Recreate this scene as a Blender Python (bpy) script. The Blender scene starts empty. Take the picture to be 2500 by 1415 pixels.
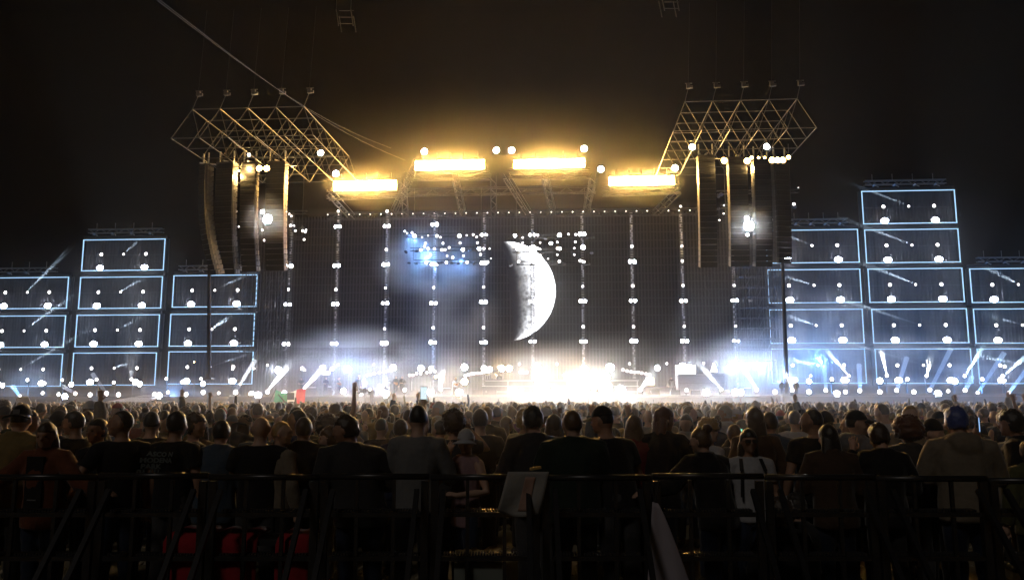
import bpy, bmesh, math, random
import numpy as np
from mathutils import Vector, Matrix, noise
R = math.radians
SC = bpy.context.scene
COL = SC.collection
random.seed(7)
# ------------------------------------------------------------------ camera
F = 1944.0                       # focal length in photo pixels (2500 wide)
CAMZ = 1.85
PITCH = math.atan(269.5 / F)
cam = bpy.data.cameras.new('camera'); cam_o = bpy.data.objects.new('camera', cam); COL.objects.link(cam_o)
cam.sensor_width = 36; cam.lens = 36 * F / 2500; cam.clip_start = .1; cam.clip_end = 2000
cam_o.location = (0, 0, CAMZ); cam_o.rotation_euler = (math.pi / 2 + PITCH, 0, 0)
SC.camera = cam_o
CR = cam_o.rotation_euler.to_matrix(); CP = Vector((0, 0, CAMZ))
# ------------------------------------------------------------------ night sky, faint light from behind the camera
W = bpy.data.worlds.new('World'); SC.world = W; W.use_nodes = True
wn = W.node_tree; bg = wn.nodes['Background']
sk = wn.nodes.new('ShaderNodeTexSky'); sk.sky_type = 'NISHITA'; sk.sun_disc = False
sk.sun_elevation = R(-7); sk.sun_rotation = R(200)
wn.links.new(sk.outputs[0], bg.inputs[0]); bg.inputs[1].default_value = .01
sun = bpy.data.lights.new('sun', 'SUN'); sun.energy = .16; sun.angle = R(8); sun.color = (1, .9, .78)
sun_o = bpy.data.objects.new('sun', sun); COL.objects.link(sun_o); sun_o.rotation_euler = Vector((.4, .68, -.72)).to_track_quat('-Z', 'Y').to_euler()
vs = SC.view_settings; vs.view_transform = 'Standard'; vs.look = 'None'; vs.gamma = 1; vs.exposure = 0
cy = SC.cycles
cy.max_bounces = 4; cy.diffuse_bounces = 2; cy.glossy_bounces = 2; cy.transparent_max_bounces = 6; cy.volume_bounces = 0
cy.use_light_tree = True; cy.use_denoising = True; cy.sample_clamp_indirect = 1.5; cy.sample_clamp_direct = 0
cy.volume_step_rate = 1.0; cy.volume_max_steps = 64
cy.caustics_reflective = False; cy.caustics_refractive = False
# ------------------------------------------------------------------ helpers
def tag(o, label=None, cat=None, group=None, kind=None):
    if label: o['label'] = label
    if cat: o['category'] = cat
    if group: o['group'] = group
    if kind: o['kind'] = kind
    return o
def empty(name, loc=(0, 0, 0), rz=0, label=None, cat=None, group=None, rot=None):
    o = bpy.data.objects.new(name, None); COL.objects.link(o); o.location = loc; o.empty_display_size = .2
    o.rotation_euler = rot if rot else (0, 0, rz)
    return tag(o, label, cat, group)
def put(name, me, mat=None, parent=None, loc=(0, 0, 0), rot=(0, 0, 0), scale=(1, 1, 1)):
    """link one more object that shares mesh data; material sits on the object"""
    o = bpy.data.objects.new(name, me); COL.objects.link(o)
    if mat is not None:
        if not me.materials: me.materials.append(None)
        o.material_slots[0].link = 'OBJECT'; o.material_slots[0].material = mat
    o.parent = parent; o.location = loc; o.rotation_euler = rot; o.scale = scale
    return o
def frame_from(d):
    d = d.normalized(); a = Vector((0, 0, 1)) if abs(d.z) < .9 else Vector((1, 0, 0))
    x = d.cross(a).normalized(); y = x.cross(d).normalized()   # x: sideways, y: up-ish
    return x, y
class MB:
    def __init__(s): s.v = []; s.f = []
    def add(s, v, f):
        n = len(s.v); s.v += [tuple(p) for p in v]; s.f += [tuple(i + n for i in q) for q in f]; return s
    def box(s, c, d, rot=None):
        h = [(x * d[0] / 2, y * d[1] / 2, z * d[2] / 2) for x in (-1, 1) for y in (-1, 1) for z in (-1, 1)]
        c = Vector(c); p = [c + (rot @ Vector(q) if rot else Vector(q)) for q in h]
        return s.add(p, [(0, 1, 3, 2), (4, 6, 7, 5), (0, 4, 5, 1), (2, 3, 7, 6), (0, 2, 6, 4), (1, 5, 7, 3)])
    def bar(s, a, b, w, h=None):
        a = Vector(a); b = Vector(b); h = h or w; x, y = frame_from(b - a); x = x * w / 2; y = y * h / 2
        p = [q + i * x + j * y for q in (a, b) for i, j in ((-1, -1), (1, -1), (1, 1), (-1, 1))]
        return s.add(p, [(0, 3, 2, 1), (4, 5, 6, 7), (0, 1, 5, 4), (1, 2, 6, 5), (2, 3, 7, 6), (3, 0, 4, 7)])
    def tube(s, a, b, r, r2=None, n=6):
        a = Vector(a); b = Vector(b); r2 = r if r2 is None else r2; x, y = frame_from(b - a)
        p = [q + (x * math.cos(2 * math.pi * k / n) + y * math.sin(2 * math.pi * k / n)) * rr for q, rr in ((a, r), (b, r2)) for k in range(n)]
        f = [(k, (k + 1) % n, n + (k + 1) % n, n + k) for k in range(n)]
        return s.add(p, f + [tuple(range(n - 1, -1, -1)), tuple(range(n, 2 * n))])
    def chain(s, pts, radii, n=8, cap=True):
        """tapered round limb through points with rounded ends"""
        pts = [Vector(p) for p in pts]; rings = []
        d0 = (pts[1] - pts[0]).normalized(); d1 = (pts[-1] - pts[-2]).normalized()
        P = list(pts); Q = list(radii)
        if cap:
            P = [pts[0] - d0 * radii[0] * .9, pts[0] - d0 * radii[0] * .55] + P + [pts[-1] + d1 * radii[-1] * .55, pts[-1] + d1 * radii[-1] * .9]
            Q = [radii[0] * .35, radii[0] * .8] + Q + [radii[-1] * .8, radii[-1] * .35]
        x = None; v = []
        for i, p in enumerate(P):
            d = (P[min(i + 1, len(P) - 1)] - P[max(i - 1, 0)]).normalized()
            if x is None: x, _ = frame_from(d)
            x = (x - d * x.dot(d)).normalized(); y = d.cross(x)
            v += [p + (x * math.cos(2 * math.pi * k / n) + y * math.sin(2 * math.pi * k / n)) * Q[i] for k in range(n)]
        m = len(P)
        f = [(i * n + k, i * n + (k + 1) % n, (i + 1) * n + (k + 1) % n, (i + 1) * n + k) for i in range(m - 1) for k in range(n)]
        return s.add(v, f + [tuple(range(n - 1, -1, -1)), tuple(range((m - 1) * n, m * n))])
    def rings(s, R_, n=16):
        """horizontal elliptical rings (x, y, z, rx, ry) lofted"""
        v = [(x + rx * math.cos(2 * math.pi * k / n), y + ry * math.sin(2 * math.pi * k / n), z) for x, y, z, rx, ry in R_ for k in range(n)]
        m = len(R_)
        f = [(i * n + k, i * n + (k + 1) % n, (i + 1) * n + (k + 1) % n, (i + 1) * n + k) for i in range(m - 1) for k in range(n)]
        return s.add(v, f + [tuple(range(n - 1, -1, -1)), tuple(range((m - 1) * n, m * n))])
    def ball(s, c, r, nu=12, nv=8, warp=None):
        c = Vector(c); r = r if hasattr(r, '__len__') else (r, r, r); v = []
        for i in range(nv + 1):
            t = math.pi * i / nv
            for k in range(nu):
                a = 2 * math.pi * k / nu
                q = Vector((math.sin(t) * math.cos(a), math.sin(t) * math.sin(a), math.cos(t)))
                p = Vector((q.x * r[0], q.y * r[1], q.z * r[2]))
                if warp: p = warp(p, q)
                v.append(c + p)
        f = [(i * nu + k, (i + 1) * nu + k, (i + 1) * nu + (k + 1) % nu, i * nu + (k + 1) % nu) for i in range(nv) for k in range(nu)]
        return s.add(v, f)
    def disc(s, c, r, n=12, axis=(0, -1, 0)):
        c = Vector(c); ax = Vector(axis).normalized(); x, y = frame_from(ax)
        return s.add([c + (x * math.cos(2 * math.pi * k / n) + y * math.sin(2 * math.pi * k / n)) * r for k in range(n)], [tuple(range(n))])
    def mesh(s, name, smooth=False):
        me = bpy.data.meshes.new(name); me.from_pydata(s.v, [], s.f); me.validate()
        if smooth: me.polygons.foreach_set('use_smooth', [True] * len(me.polygons))
        me.update(); return me
    def build(s, name, mat, parent=None, smooth=False, **k):
        return put(name, s.mesh(name, smooth), mat, parent, **k)
# ------------------------------------------------------------------ materials
def surf(name, col, rough=.6, metal=0, var=.25, scale=6, bump=0, sheen=0, coat=0, spec=.5):
    m = bpy.data.materials.new(name); m.use_nodes = True; nt = m.node_tree; b = nt.nodes['Principled BSDF']
    b.inputs['Roughness'].default_value = rough; b.inputs['Metallic'].default_value = metal; b.inputs['Specular IOR Level'].default_value = spec
    if sheen: b.inputs['Sheen Weight'].default_value = sheen; b.inputs['Sheen Roughness'].default_value = .4
    if coat: b.inputs['Coat Weight'].default_value = coat
    if var or bump:
        tc = nt.nodes.new('ShaderNodeTexCoord'); nz = nt.nodes.new('ShaderNodeTexNoise'); nz.inputs['Scale'].default_value = scale; nz.inputs['Detail'].default_value = 5
        nt.links.new(tc.outputs['Object'], nz.inputs['Vector'])
    if var:
        mx = nt.nodes.new('ShaderNodeMix'); mx.data_type = 'RGBA'
        mx.inputs[6].default_value = (*[c * (1 - var) for c in col], 1); mx.inputs[7].default_value = (*[min(1, c * (1 + var)) for c in col], 1)
        nt.links.new(nz.outputs[0], mx.inputs[0]); nt.links.new(mx.outputs[2], b.inputs['Base Color'])
    else: b.inputs['Base Color'].default_value = (*col, 1)
    if bump:
        bp = nt.nodes.new('ShaderNodeBump'); bp.inputs['Strength'].default_value = bump; bp.inputs['Distance'].default_value = .02
        nt.links.new(nz.outputs[0], bp.inputs['Height']); nt.links.new(bp.outputs[0], b.inputs['Normal'])
    return m
def emit(name, col, s, sample='AUTO'):
    m = bpy.data.materials.new(name); m.use_nodes = True; nt = m.node_tree; nt.nodes.clear()
    e = nt.nodes.new('ShaderNodeEmission'); o = nt.nodes.new('ShaderNodeOutputMaterial')
    e.inputs[0].default_value = (*col, 1); e.inputs[1].default_value = s; nt.links.new(e.outputs[0], o.inputs[0])
    m.cycles.emission_sampling = sample
    return m
def fog(name, d, g=.3, col=(1, 1, 1)):
    m = bpy.data.materials.new(name); m.use_nodes = True; nt = m.node_tree; nt.nodes.clear()
    e = nt.nodes.new('ShaderNodeVolumePrincipled'); o = nt.nodes.new('ShaderNodeOutputMaterial')
    e.inputs['Density'].default_value = d; e.inputs['Anisotropy'].default_value = g; e.inputs['Color'].default_value = (*col, 1)
    nt.links.new(e.outputs[0], o.inputs['Volume']); return m
def smoke_mat(name, d, scale=1.8, cut=.42, g=.3):
    m = fog(name, d, g); nt = m.node_tree; n = nt.nodes; l = nt.links
    e = [x for x in n if x.type == 'PRINCIPLED_VOLUME'][0]
    tc = n.new('ShaderNodeTexCoord'); nz = n.new('ShaderNodeTexNoise'); nz.inputs['Scale'].default_value = scale; nz.inputs['Detail'].default_value = 4; nz.inputs['Distortion'].default_value = .6
    oi = n.new('ShaderNodeObjectInfo'); ad = n.new('ShaderNodeVectorMath'); ad.operation = 'ADD'; l.new(tc.outputs['Object'], ad.inputs[0]); l.new(oi.outputs['Random'], ad.inputs[1])
    gr = n.new('ShaderNodeTexGradient'); gr.gradient_type = 'SPHERICAL'
    r = n.new('ShaderNodeMapRange'); r.inputs[1].default_value = cut; r.inputs[2].default_value = cut + .3; r.inputs[3].default_value = .08
    r2 = n.new('ShaderNodeMapRange'); r2.inputs[1].default_value = 0; r2.inputs[2].default_value = .6; r2.interpolation_type = 'SMOOTHSTEP'
    a = n.new('ShaderNodeMath'); a.operation = 'MULTIPLY'; b = n.new('ShaderNodeMath'); b.operation = 'MULTIPLY'; b.inputs[1].default_value = d
    l.new(ad.outputs[0], nz.inputs[0]); l.new(tc.outputs['Object'], gr.inputs[0]); l.new(nz.outputs[0], r.inputs[0]); l.new(gr.outputs[1], r2.inputs[0])
    l.new(r.outputs[0], a.inputs[0]); l.new(r2.outputs[0], a.inputs[1]); l.new(a.outputs[0], b.inputs[0]); l.new(b.outputs[0], e.inputs['Density'])
    return m
BLACK = surf('black_paint', (.02, .02, .022), .5)
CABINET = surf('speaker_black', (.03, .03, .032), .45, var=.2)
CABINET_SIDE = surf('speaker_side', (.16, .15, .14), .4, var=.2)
ALU = surf('aluminium_tube', (.5, .5, .5), .35, .6, var=.15)
RIG = surf('rigging_tube', (.055, .055, .055), .4, .6, var=.2)
STEEL = surf('dark_steel', (.07, .07, .075), .4, .5, var=.3)
RAILM = surf('barrier_steel', (.05, .05, .055), .32, .6, var=.3, scale=20)
SCRIM = surf('grey_scrim', (.05, .05, .055), .8, var=.2, scale=3)
DECK = surf('stage_deck', (.05, .05, .055), .5, var=.3)
SKIRT = surf('stage_skirt', (.035, .035, .04), .7, var=.2)
L_WHITE = emit('lamp_white', (.86, .88, 1), 80)
L_WORK = emit('work_light_white', (.95, 1, .92), 26)
L_SMALL = emit('lamp_small', (1, .93, .92), 7)
L_DOT = emit('lamp_dot', (1, .94, .94), 6, 'NONE')
L_BLUE = emit('lamp_violet_white', (.74, .78, 1), 80)
L_FLOOD = emit('flood_amber', (1, .53, .12), 400)
L_GOLD = emit('lamp_gold', (1, .62, .2), 40)
L_WARM = emit('lamp_warm', (1, .66, .3), 30)
L_STAR = emit('lamp_star', (.8, .93, 1), 260)
STRIP = emit('led_strip_blue', (.42, .7, 1), 1.35, 'NONE')
BEAM = fog('beam_cone_smoke', .03, .2)  # denser smoke added inside the beam cones alone
# ------------------------------------------------------------------ stage coordinates: u along the stage, v back, z up (stage turned 4 degrees)
AL = math.atan(.07)
SU_ = Vector((math.cos(AL), -math.sin(AL), 0)); SV_ = Vector((math.sin(AL), math.cos(AL), 0)); SO = Vector((0, 100.5, 0))
def ray(px, py): return CR @ Vector(((px - 1250) / F, -(py - 707.5) / F, -1))
def at(px, py, v):
    """a photo pixel back-projected onto the upright plane v -> (u, v, z) in stage axes"""
    r = ray(px, py); t = (v - (CP - SO).dot(SV_)) / r.dot(SV_); p = CP + r * t
    return Vector(((p - SO).dot(SU_), v, p.z))
def ws(u, v, z): return SO + SU_ * u + SV_ * v + Vector((0, 0, z))
def mpp(px, v):
    """metres covered by one photo pixel at that place"""
    q = at(px, 900, v); w = ws(*q); return w.y / F
def atY(px, py, Y):
    r = ray(px, py); t = Y / r.y; return CP + r * t
SRZ = -AL
def sthing(name, uvz, label, cat, group=None): return empty(name, ws(*uvz), SRZ, label, cat, group)
ORD = ['first', 'second', 'third', 'fourth', 'fifth', 'sixth', 'seventh', 'eighth', 'ninth', 'tenth', 'eleventh', 'twelfth', 'thirteenth', 'fourteenth', 'fifteenth', 'sixteenth', 'seventeenth', 'eighteenth', 'nineteenth', 'twentieth']
ORD += ['twenty ' + o for o in ORD[:9]] + ['thirtieth'] + ['thirty ' + o for o in ORD[:9]] + ['fortieth'] + ['forty ' + o for o in ORD[:9]]
# ================================================================== GROUND AND AIR
def ground_mat():
    m = surf('field_ground', (.2, .17, .11), .75, var=.6, scale=.8, bump=.5); return m
g = MB().add([(-300, -30, 0), (300, -30, 0), (300, 400, 0), (-300, 400, 0)], [(0, 1, 2, 3)]).build('ground', ground_mat()); tag(g, kind='structure', label='dark trampled field in front of the stage')
hz = MB().box((0, 62, 24.5), (260, 132, 51)).build('haze', fog('night_haze', .00008, .6)); tag(hz, kind='stuff', label='thin smoky night air over the field and stage')
# ================================================================== STAGE DECK
VF = -13.0                       # stage front
s0 = at(560, 965, VF); s1 = at(1905, 965, VF)
uc = (s0.x + s1.x) / 2; HW = (s1.x - s0.x) / 2; DZ = at(1220, 964, VF).z      # deck height
st = sthing('concert_stage', (uc, VF, 0), 'wide black main stage deck below the moon screen', 'stage')
MB().box((0, 12, DZ - .1), (2 * HW, 24, .2)).build('deck', DECK, st)
n = 24; pw = 2 * HW / n; me = MB().box((0, 0, 0), (pw - .03, .06, DZ - .25)).mesh('skirt_panel')
for k in range(n): put('skirt_panel', me, SKIRT, st, (-HW + pw * (k + .5), -.02, (DZ - .25) / 2 + .02))
MB().box((0, -.06, DZ - .05), (2 * HW, .05, .06)).build('edge_trim', ALU, st)
def wing(px0, px1, ptop, v, side, lab):
    a = at(px0, ptop, v); b = at(px1, ptop, v); w = b.x - a.x
    t = sthing('wing_platform', ((a.x + b.x) / 2, v, 0), lab, 'platform')
    MB().box((0, 4, a.z - .1), (w, 8, .2)).build('deck', DECK, t)
    k = int(w / 2.4); pw = w / k; me = MB().box((0, 0, 0), (pw - .03, .06, a.z - .25)).mesh('skirt_panel')
    for i in range(k): put('skirt_panel', me, SKIRT, t, (-w / 2 + pw * (i + .5), -.02, (a.z - .25) / 2 + .02))
    return a.z
ZL = wing(-260, 555, 968, -11, 'left', 'low black platform of lamps to the left of the main stage')
ZR = wing(1910, 2800, 961, -11, 'right', 'low black platform of lamps to the right of the main stage')
# risers and stepped platform mid stage
for (x0, x1, yt, yb, v, lab) in ((1185, 1560, 925, 962, -6, 'black riser with pale edges at the middle of the stage'), (1655, 1770, 912, 962, -7, 'pale lit riser block on the right part of the stage'), (1575, 1640, 945, 964, -9.5, 'small white covered riser beside the warm square lamp')):
    a = at(x0, yt, v); b = at(x1, yt, v); h = a.z - DZ
    t = sthing('stage_riser', ((a.x + b.x) / 2, v, DZ + .004), lab, 'riser')
    mt = surf('riser_white', (.6, .6, .62), .6) if 'white' in lab or 'pale lit' in lab else DECK
    MB().box((0, 1.2, h / 2), (b.x - a.x, 2.4, h)).build('body', mt, t)
    me = MB().box((0, -.03, 0), (b.x - a.x, .05, .07)).mesh('edge_trim')
    for k in range(3): put('edge_trim', me, ALU, t, (0, -.01, h * (k + .7) / 3))
# ================================================================== LAMPS
def lens_mesh(r, n=14): return MB().disc((0, -.001, 0), r, n).mesh('lens')
LENS = lens_mesh(1.0)
HOUSE = MB().tube((0, .02, 0), (0, .55, 0), 1.12, .8, 12).add([], []).mesh('housing')
RIM = MB()
for k in range(14):
    a0 = 2 * math.pi * k / 14; a1 = 2 * math.pi * (k + 1) / 14
    RIM.bar((1.1 * math.cos(a0), 0, 1.1 * math.sin(a0)), (1.1 * math.cos(a1), 0, 1.1 * math.sin(a1)), .12, .18)
RIM = RIM.mesh('rim')
YOKE = MB().bar((-1.25, .3, -1.3), (-1.25, .3, .1), .12).bar((1.25, .3, -1.3), (1.25, .3, .1), .12).bar((-1.31, .3, -1.36), (1.31, .3, -1.36), .12).mesh('yoke')
BASE = MB().box((0, .35, -1.62), (1.7, 1.1, .4)).mesh('base')
BLIND = MB().box((0, .22, 0), (2.5, .4, 2.5)).mesh('housing')
def lamp_parts(t, r, mat, loc=(0, 0, 0), rot=(0, 0, 0), base=False, yoke=True, part=None):
    """one lamp: lens, rim, housing, yoke (and base) under t, or as a part with sub-parts when part is a name"""
    if part:
        h = put(part, HOUSE, BLACK, t, loc, rot, (r, r, r)); put('lens', LENS, mat, h); put('rim', RIM, BLACK, h)
        return h
    put('housing', HOUSE, BLACK, t, loc, rot, (r, r, r)); put('lens', LENS, mat, t, loc, rot, (r, r, r)); put('rim', RIM, BLACK, t, loc, rot, (r, r, r))
    if yoke: put('yoke', YOKE, BLACK, t, loc, (0, 0, 0), (r, r, r))
    if base: put('base', BASE, BLACK, t, loc, (0, 0, 0), (r, r, r))
def beam(parent, p, q, w0, w1, power, col, width_deg=None, blend=.4, mat=BEAM, inv=None):
    """a spot lamp with a cone of denser smoke added only along its beam, p -> q in the parent's axes"""
    p = Vector(p); q = Vector(q); d = q - p
    mb = MB().tube(p + d.normalized() * .12, q, w0, w1, 10)
    mb.build('beam', mat, parent)
    L = bpy.data.lights.new('beam_light', 'SPOT'); L.energy = power; L.color = col
    L.spot_size = width_deg and R(width_deg) or 2 * math.atan(w1 / d.length) * 1.25; L.spot_blend = blend; L.shadow_soft_size = .04
    o = bpy.data.objects.new('beam_light', L); COL.objects.link(o); o.parent = parent; o.location = p; o.rotation_euler = d.to_track_quat('-Z', 'Y').to_euler()
    return o
# ================================================================== SIDE SCREEN PANELS
PW, PH = 11.35, 4.28
panel_n = [0]
strip_h = MB().box((0, 0, 0), (PW, .1, .09)).mesh('light_strip'); strip_v = MB().box((0, 0, 0), (.09, .1, PH - .18)).mesh('light_strip')
cloth = MB()
nx = 90
for i in range(nx + 1):
    x = -PW / 2 + .15 + (PW - .3) * i / nx; y = .06 * math.sin(i * 1.9) + .04 * math.sin(i * .7)
    cloth.v += [(x, y, -PH / 2 + .1), (x, y, PH / 2 - .1)]
cloth.f = [(2 * i, 2 * i + 2, 2 * i + 3, 2 * i + 1) for i in range(nx)]
cloth = cloth.mesh('scrim', True)
backf = MB().box((0, 0, 0), (PW + .3, .15, PH + .3)).mesh('back_board')
batten = MB().box((0, 0, 0), (PW - .2, .06, .06)).mesh('batten')
gap_bar = MB().box((0, 0, 0), (PW, .5, .3)).mesh('header_truss')
def streak(t, x, z, e):
    L = bpy.data.lights.new('bare_wash_light', 'SPOT'); L.energy = e * 4; L.color = (1, .97, .78); L.spot_size = R(17); L.spot_blend = .8; L.shadow_soft_size = .05
    o = bpy.data.objects.new('bare_wash_light', L); COL.objects.link(o); o.parent = t; o.location = (x, .0, z); o.rotation_euler = Vector((0, .17, -1)).to_track_quat('-Z', 'Y').to_euler()
def panel(pxc, pyc, label, beamto=None, streaks=3, smallright=True, bm=1.0):
    c = at(pxc, pyc, 0)
    t = sthing('screen_panel', c, label, 'screen panel', 'light framed panels beside the stage')
    put('back_board', backf, BLACK, t, (0, .85, 0)); put('scrim', cloth, SCRIM, t, (0, .62, 0))
    for z in (-1, 1): put('light_strip', strip_h, STRIP, t, (0, 0, z * (PH / 2 - .065)))
    for x in (-1, 1): put('light_strip', strip_v, STRIP, t, (x * (PW / 2 - .065), 0, 0))
    put('batten', batten, STEEL, t, (0, .3, .05))
    put('header_truss', gap_bar, STEEL, t, (0, .3, PH / 2 + .33))
    for x in (-.27, 0, .27):
        h = lamp_parts(t, .2 if x else .14, L_SMALL, (x * PW, .05, .1), part='spot_lamp')
    for x in (-.27, .27):
        h = lamp_parts(t, .37, L_BLUE, (x * PW, -.05, -PH * .43 + .12), part='floodlight'); h.scale = (.46, .4, .33)
    rr = random.Random(int(pxc * 7 + pyc))
    for k in range(streaks):
        streak(t, -PW * .38 + PW * .76 * (k + rr.uniform(.1, .9)) / streaks, PH / 2 - .05, rr.uniform(14, 55))
    if beamto:
        q = at(beamto[0], beamto[1], -3) - c; d = (q - Vector((0, 0, .1)))
        beam(t, (0, -.15, .1), q, .06, .15, 110000 * bm, (.62, .8, 1))
    return t
def rowname(k, n): return ['top', 'second', 'third', 'fourth', 'lowest'][k] if k < n - 1 else 'lowest'
LC = {'A': [(66, 715, (115, 662)), (58, 809, (120, 762)), (50, 903, (132, 852))],
      'B': [(301, 622, (330, 595)), (294, 714, (325, 693)), (286, 807, (318, 788)), (278, 900, (300, 890))],
      'C': [(524, 710, (588, 678)), (517, 805, (535, 790)), (513, 897, (600, 866))]}
CN = {'A': 'leftmost column, cut by the photo edge', 'B': 'tall second column from the left', 'C': 'third column from the left, beside the speaker stacks'}
for c, L in LC.items():
    for k, (x, y, b) in enumerate(L): panel(x, y, f'blue framed dark panel, {rowname(k, len(L))} of the {CN[c]}', b, 3, bm={'A': 1.6, 'B': .25, 'C': 1}[c])
RC = {'D': [(1983, 601, (1927, 577)), (1988, 698, (1945, 683)), (1993, 796, (1950, 780)), (1998, 893, (1960, 884))],
      'E': [(2219, 505, (2130, 468)), (2227, 600, (2145, 566)), (2236, 696, (2172, 668)), (2246, 795, (2140, 758)), (2255, 893, (2084, 840))],
      'F': [(2487, 696, (2450, 674)), (2497, 795, (2450, 780)), (2507, 893, (2450, 880))]}
CN = {'D': 'first column right of the stage', 'E': 'tallest column right of the stage', 'F': 'rightmost column, cut by the photo edge'}
for c, L in RC.items():
    for k, (x, y, b) in enumerate(L): panel(x, y, f'blue framed dark panel, {rowname(k, len(L))} of the {CN[c]}', b, 3 if c != 'E' else 4, bm={'D': .5, 'E': 1.5, 'F': .6}[c])
def top_truss(x0, x1, y, lab):
    a = at(x0, y, 0); b = at(x1, y, 0); w = b.x - a.x
    t = sthing('lighting_truss', ((a.x + b.x) / 2, 0, a.z), lab, 'truss')
    for dz in (-.25, .25):
        for dv in (-.25, .25): MB().bar((-w / 2, dv, dz), (w / 2, dv, dz), .09).build('chord', ALU, t)
    for k in range(4):
        x = -w / 2 + w * (k + .4) / 4
        h = put('moving_lamp', HOUSE, BLACK, t, (x, -.5, -.45), (R(50), 0, .4), (.22, .3, .22)); put('lens', LENS, surf('dark_lens', (.3, .3, .3), .1, var=0), h)
        MB().bar((x, -.3, -.3), (x + .5, -.6, -.7), .1).build('arm', ALU, t)
        MB().bar((x, 0, .25), (x, 0, 1.1), .05).build('strut', ALU, t)
    mb = MB(); nseg = int(w / .8)
    for k in range(nseg): mb.bar((-w / 2 + w * k / nseg, -.25, -.25 if k % 2 else .25), (-w / 2 + w * (k + 1) / nseg, -.25, .25 if k % 2 else -.25), .05)
    mb.build('lattice', ALU, t)
top_truss(-30, 138, 660, 'unlit lighting truss above the leftmost panel column')
top_truss(218, 398, 565, 'unlit lighting truss above the tall second panel column on the left')
top_truss(438, 600, 654, 'unlit lighting truss above the third panel column on the left')
top_truss(1925, 2068, 541, 'unlit lighting truss above the first panel column right of the stage')
top_truss(2110, 2308, 447, 'unlit lighting truss above the tallest panel column on the right')
top_truss(2385, 2560, 634, 'unlit lighting truss above the rightmost panel column')
# ================================================================== LED CURTAIN, MOON AND SCAFFOLD
VC = 3.0
cu0 = at(575, 890, VC); cu1 = at(1925, 890, VC); zt = at(1220, 522, VC).z
cw = cu1.x - cu0.x; cuc = (cu0.x + cu1.x) / 2
cur = sthing('video_curtain', (cuc, VC, DZ), 'tall see-through curtain of dark screen strips behind the stage', 'screen')
ns = 168; me = MB().box((0, 0, (zt - DZ) / 2), (.17, .06, zt - DZ)).mesh('screen_strip')
SCRS = surf('screen_strip', (.03, .03, .034), .45, var=.3)
for k in range(ns): put('screen_strip', me, SCRS, cur, (-cw / 2 + cw * (k + .5) / ns, random.uniform(-.04, .04), 0))
nl = 22; me = MB().box((0, 0, 0), (cw, .05, .05)).mesh('crossbar')
for k in range(nl): put('crossbar', me, STEEL, cur, (0, .1, (zt - DZ) * (k + .5) / nl))
MB().box((0, 1.2, (zt - DZ) / 2), (cw, .1, zt - DZ)).build('back_cloth', surf('back_cloth', (.02, .02, .022), .9), cur)
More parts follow.
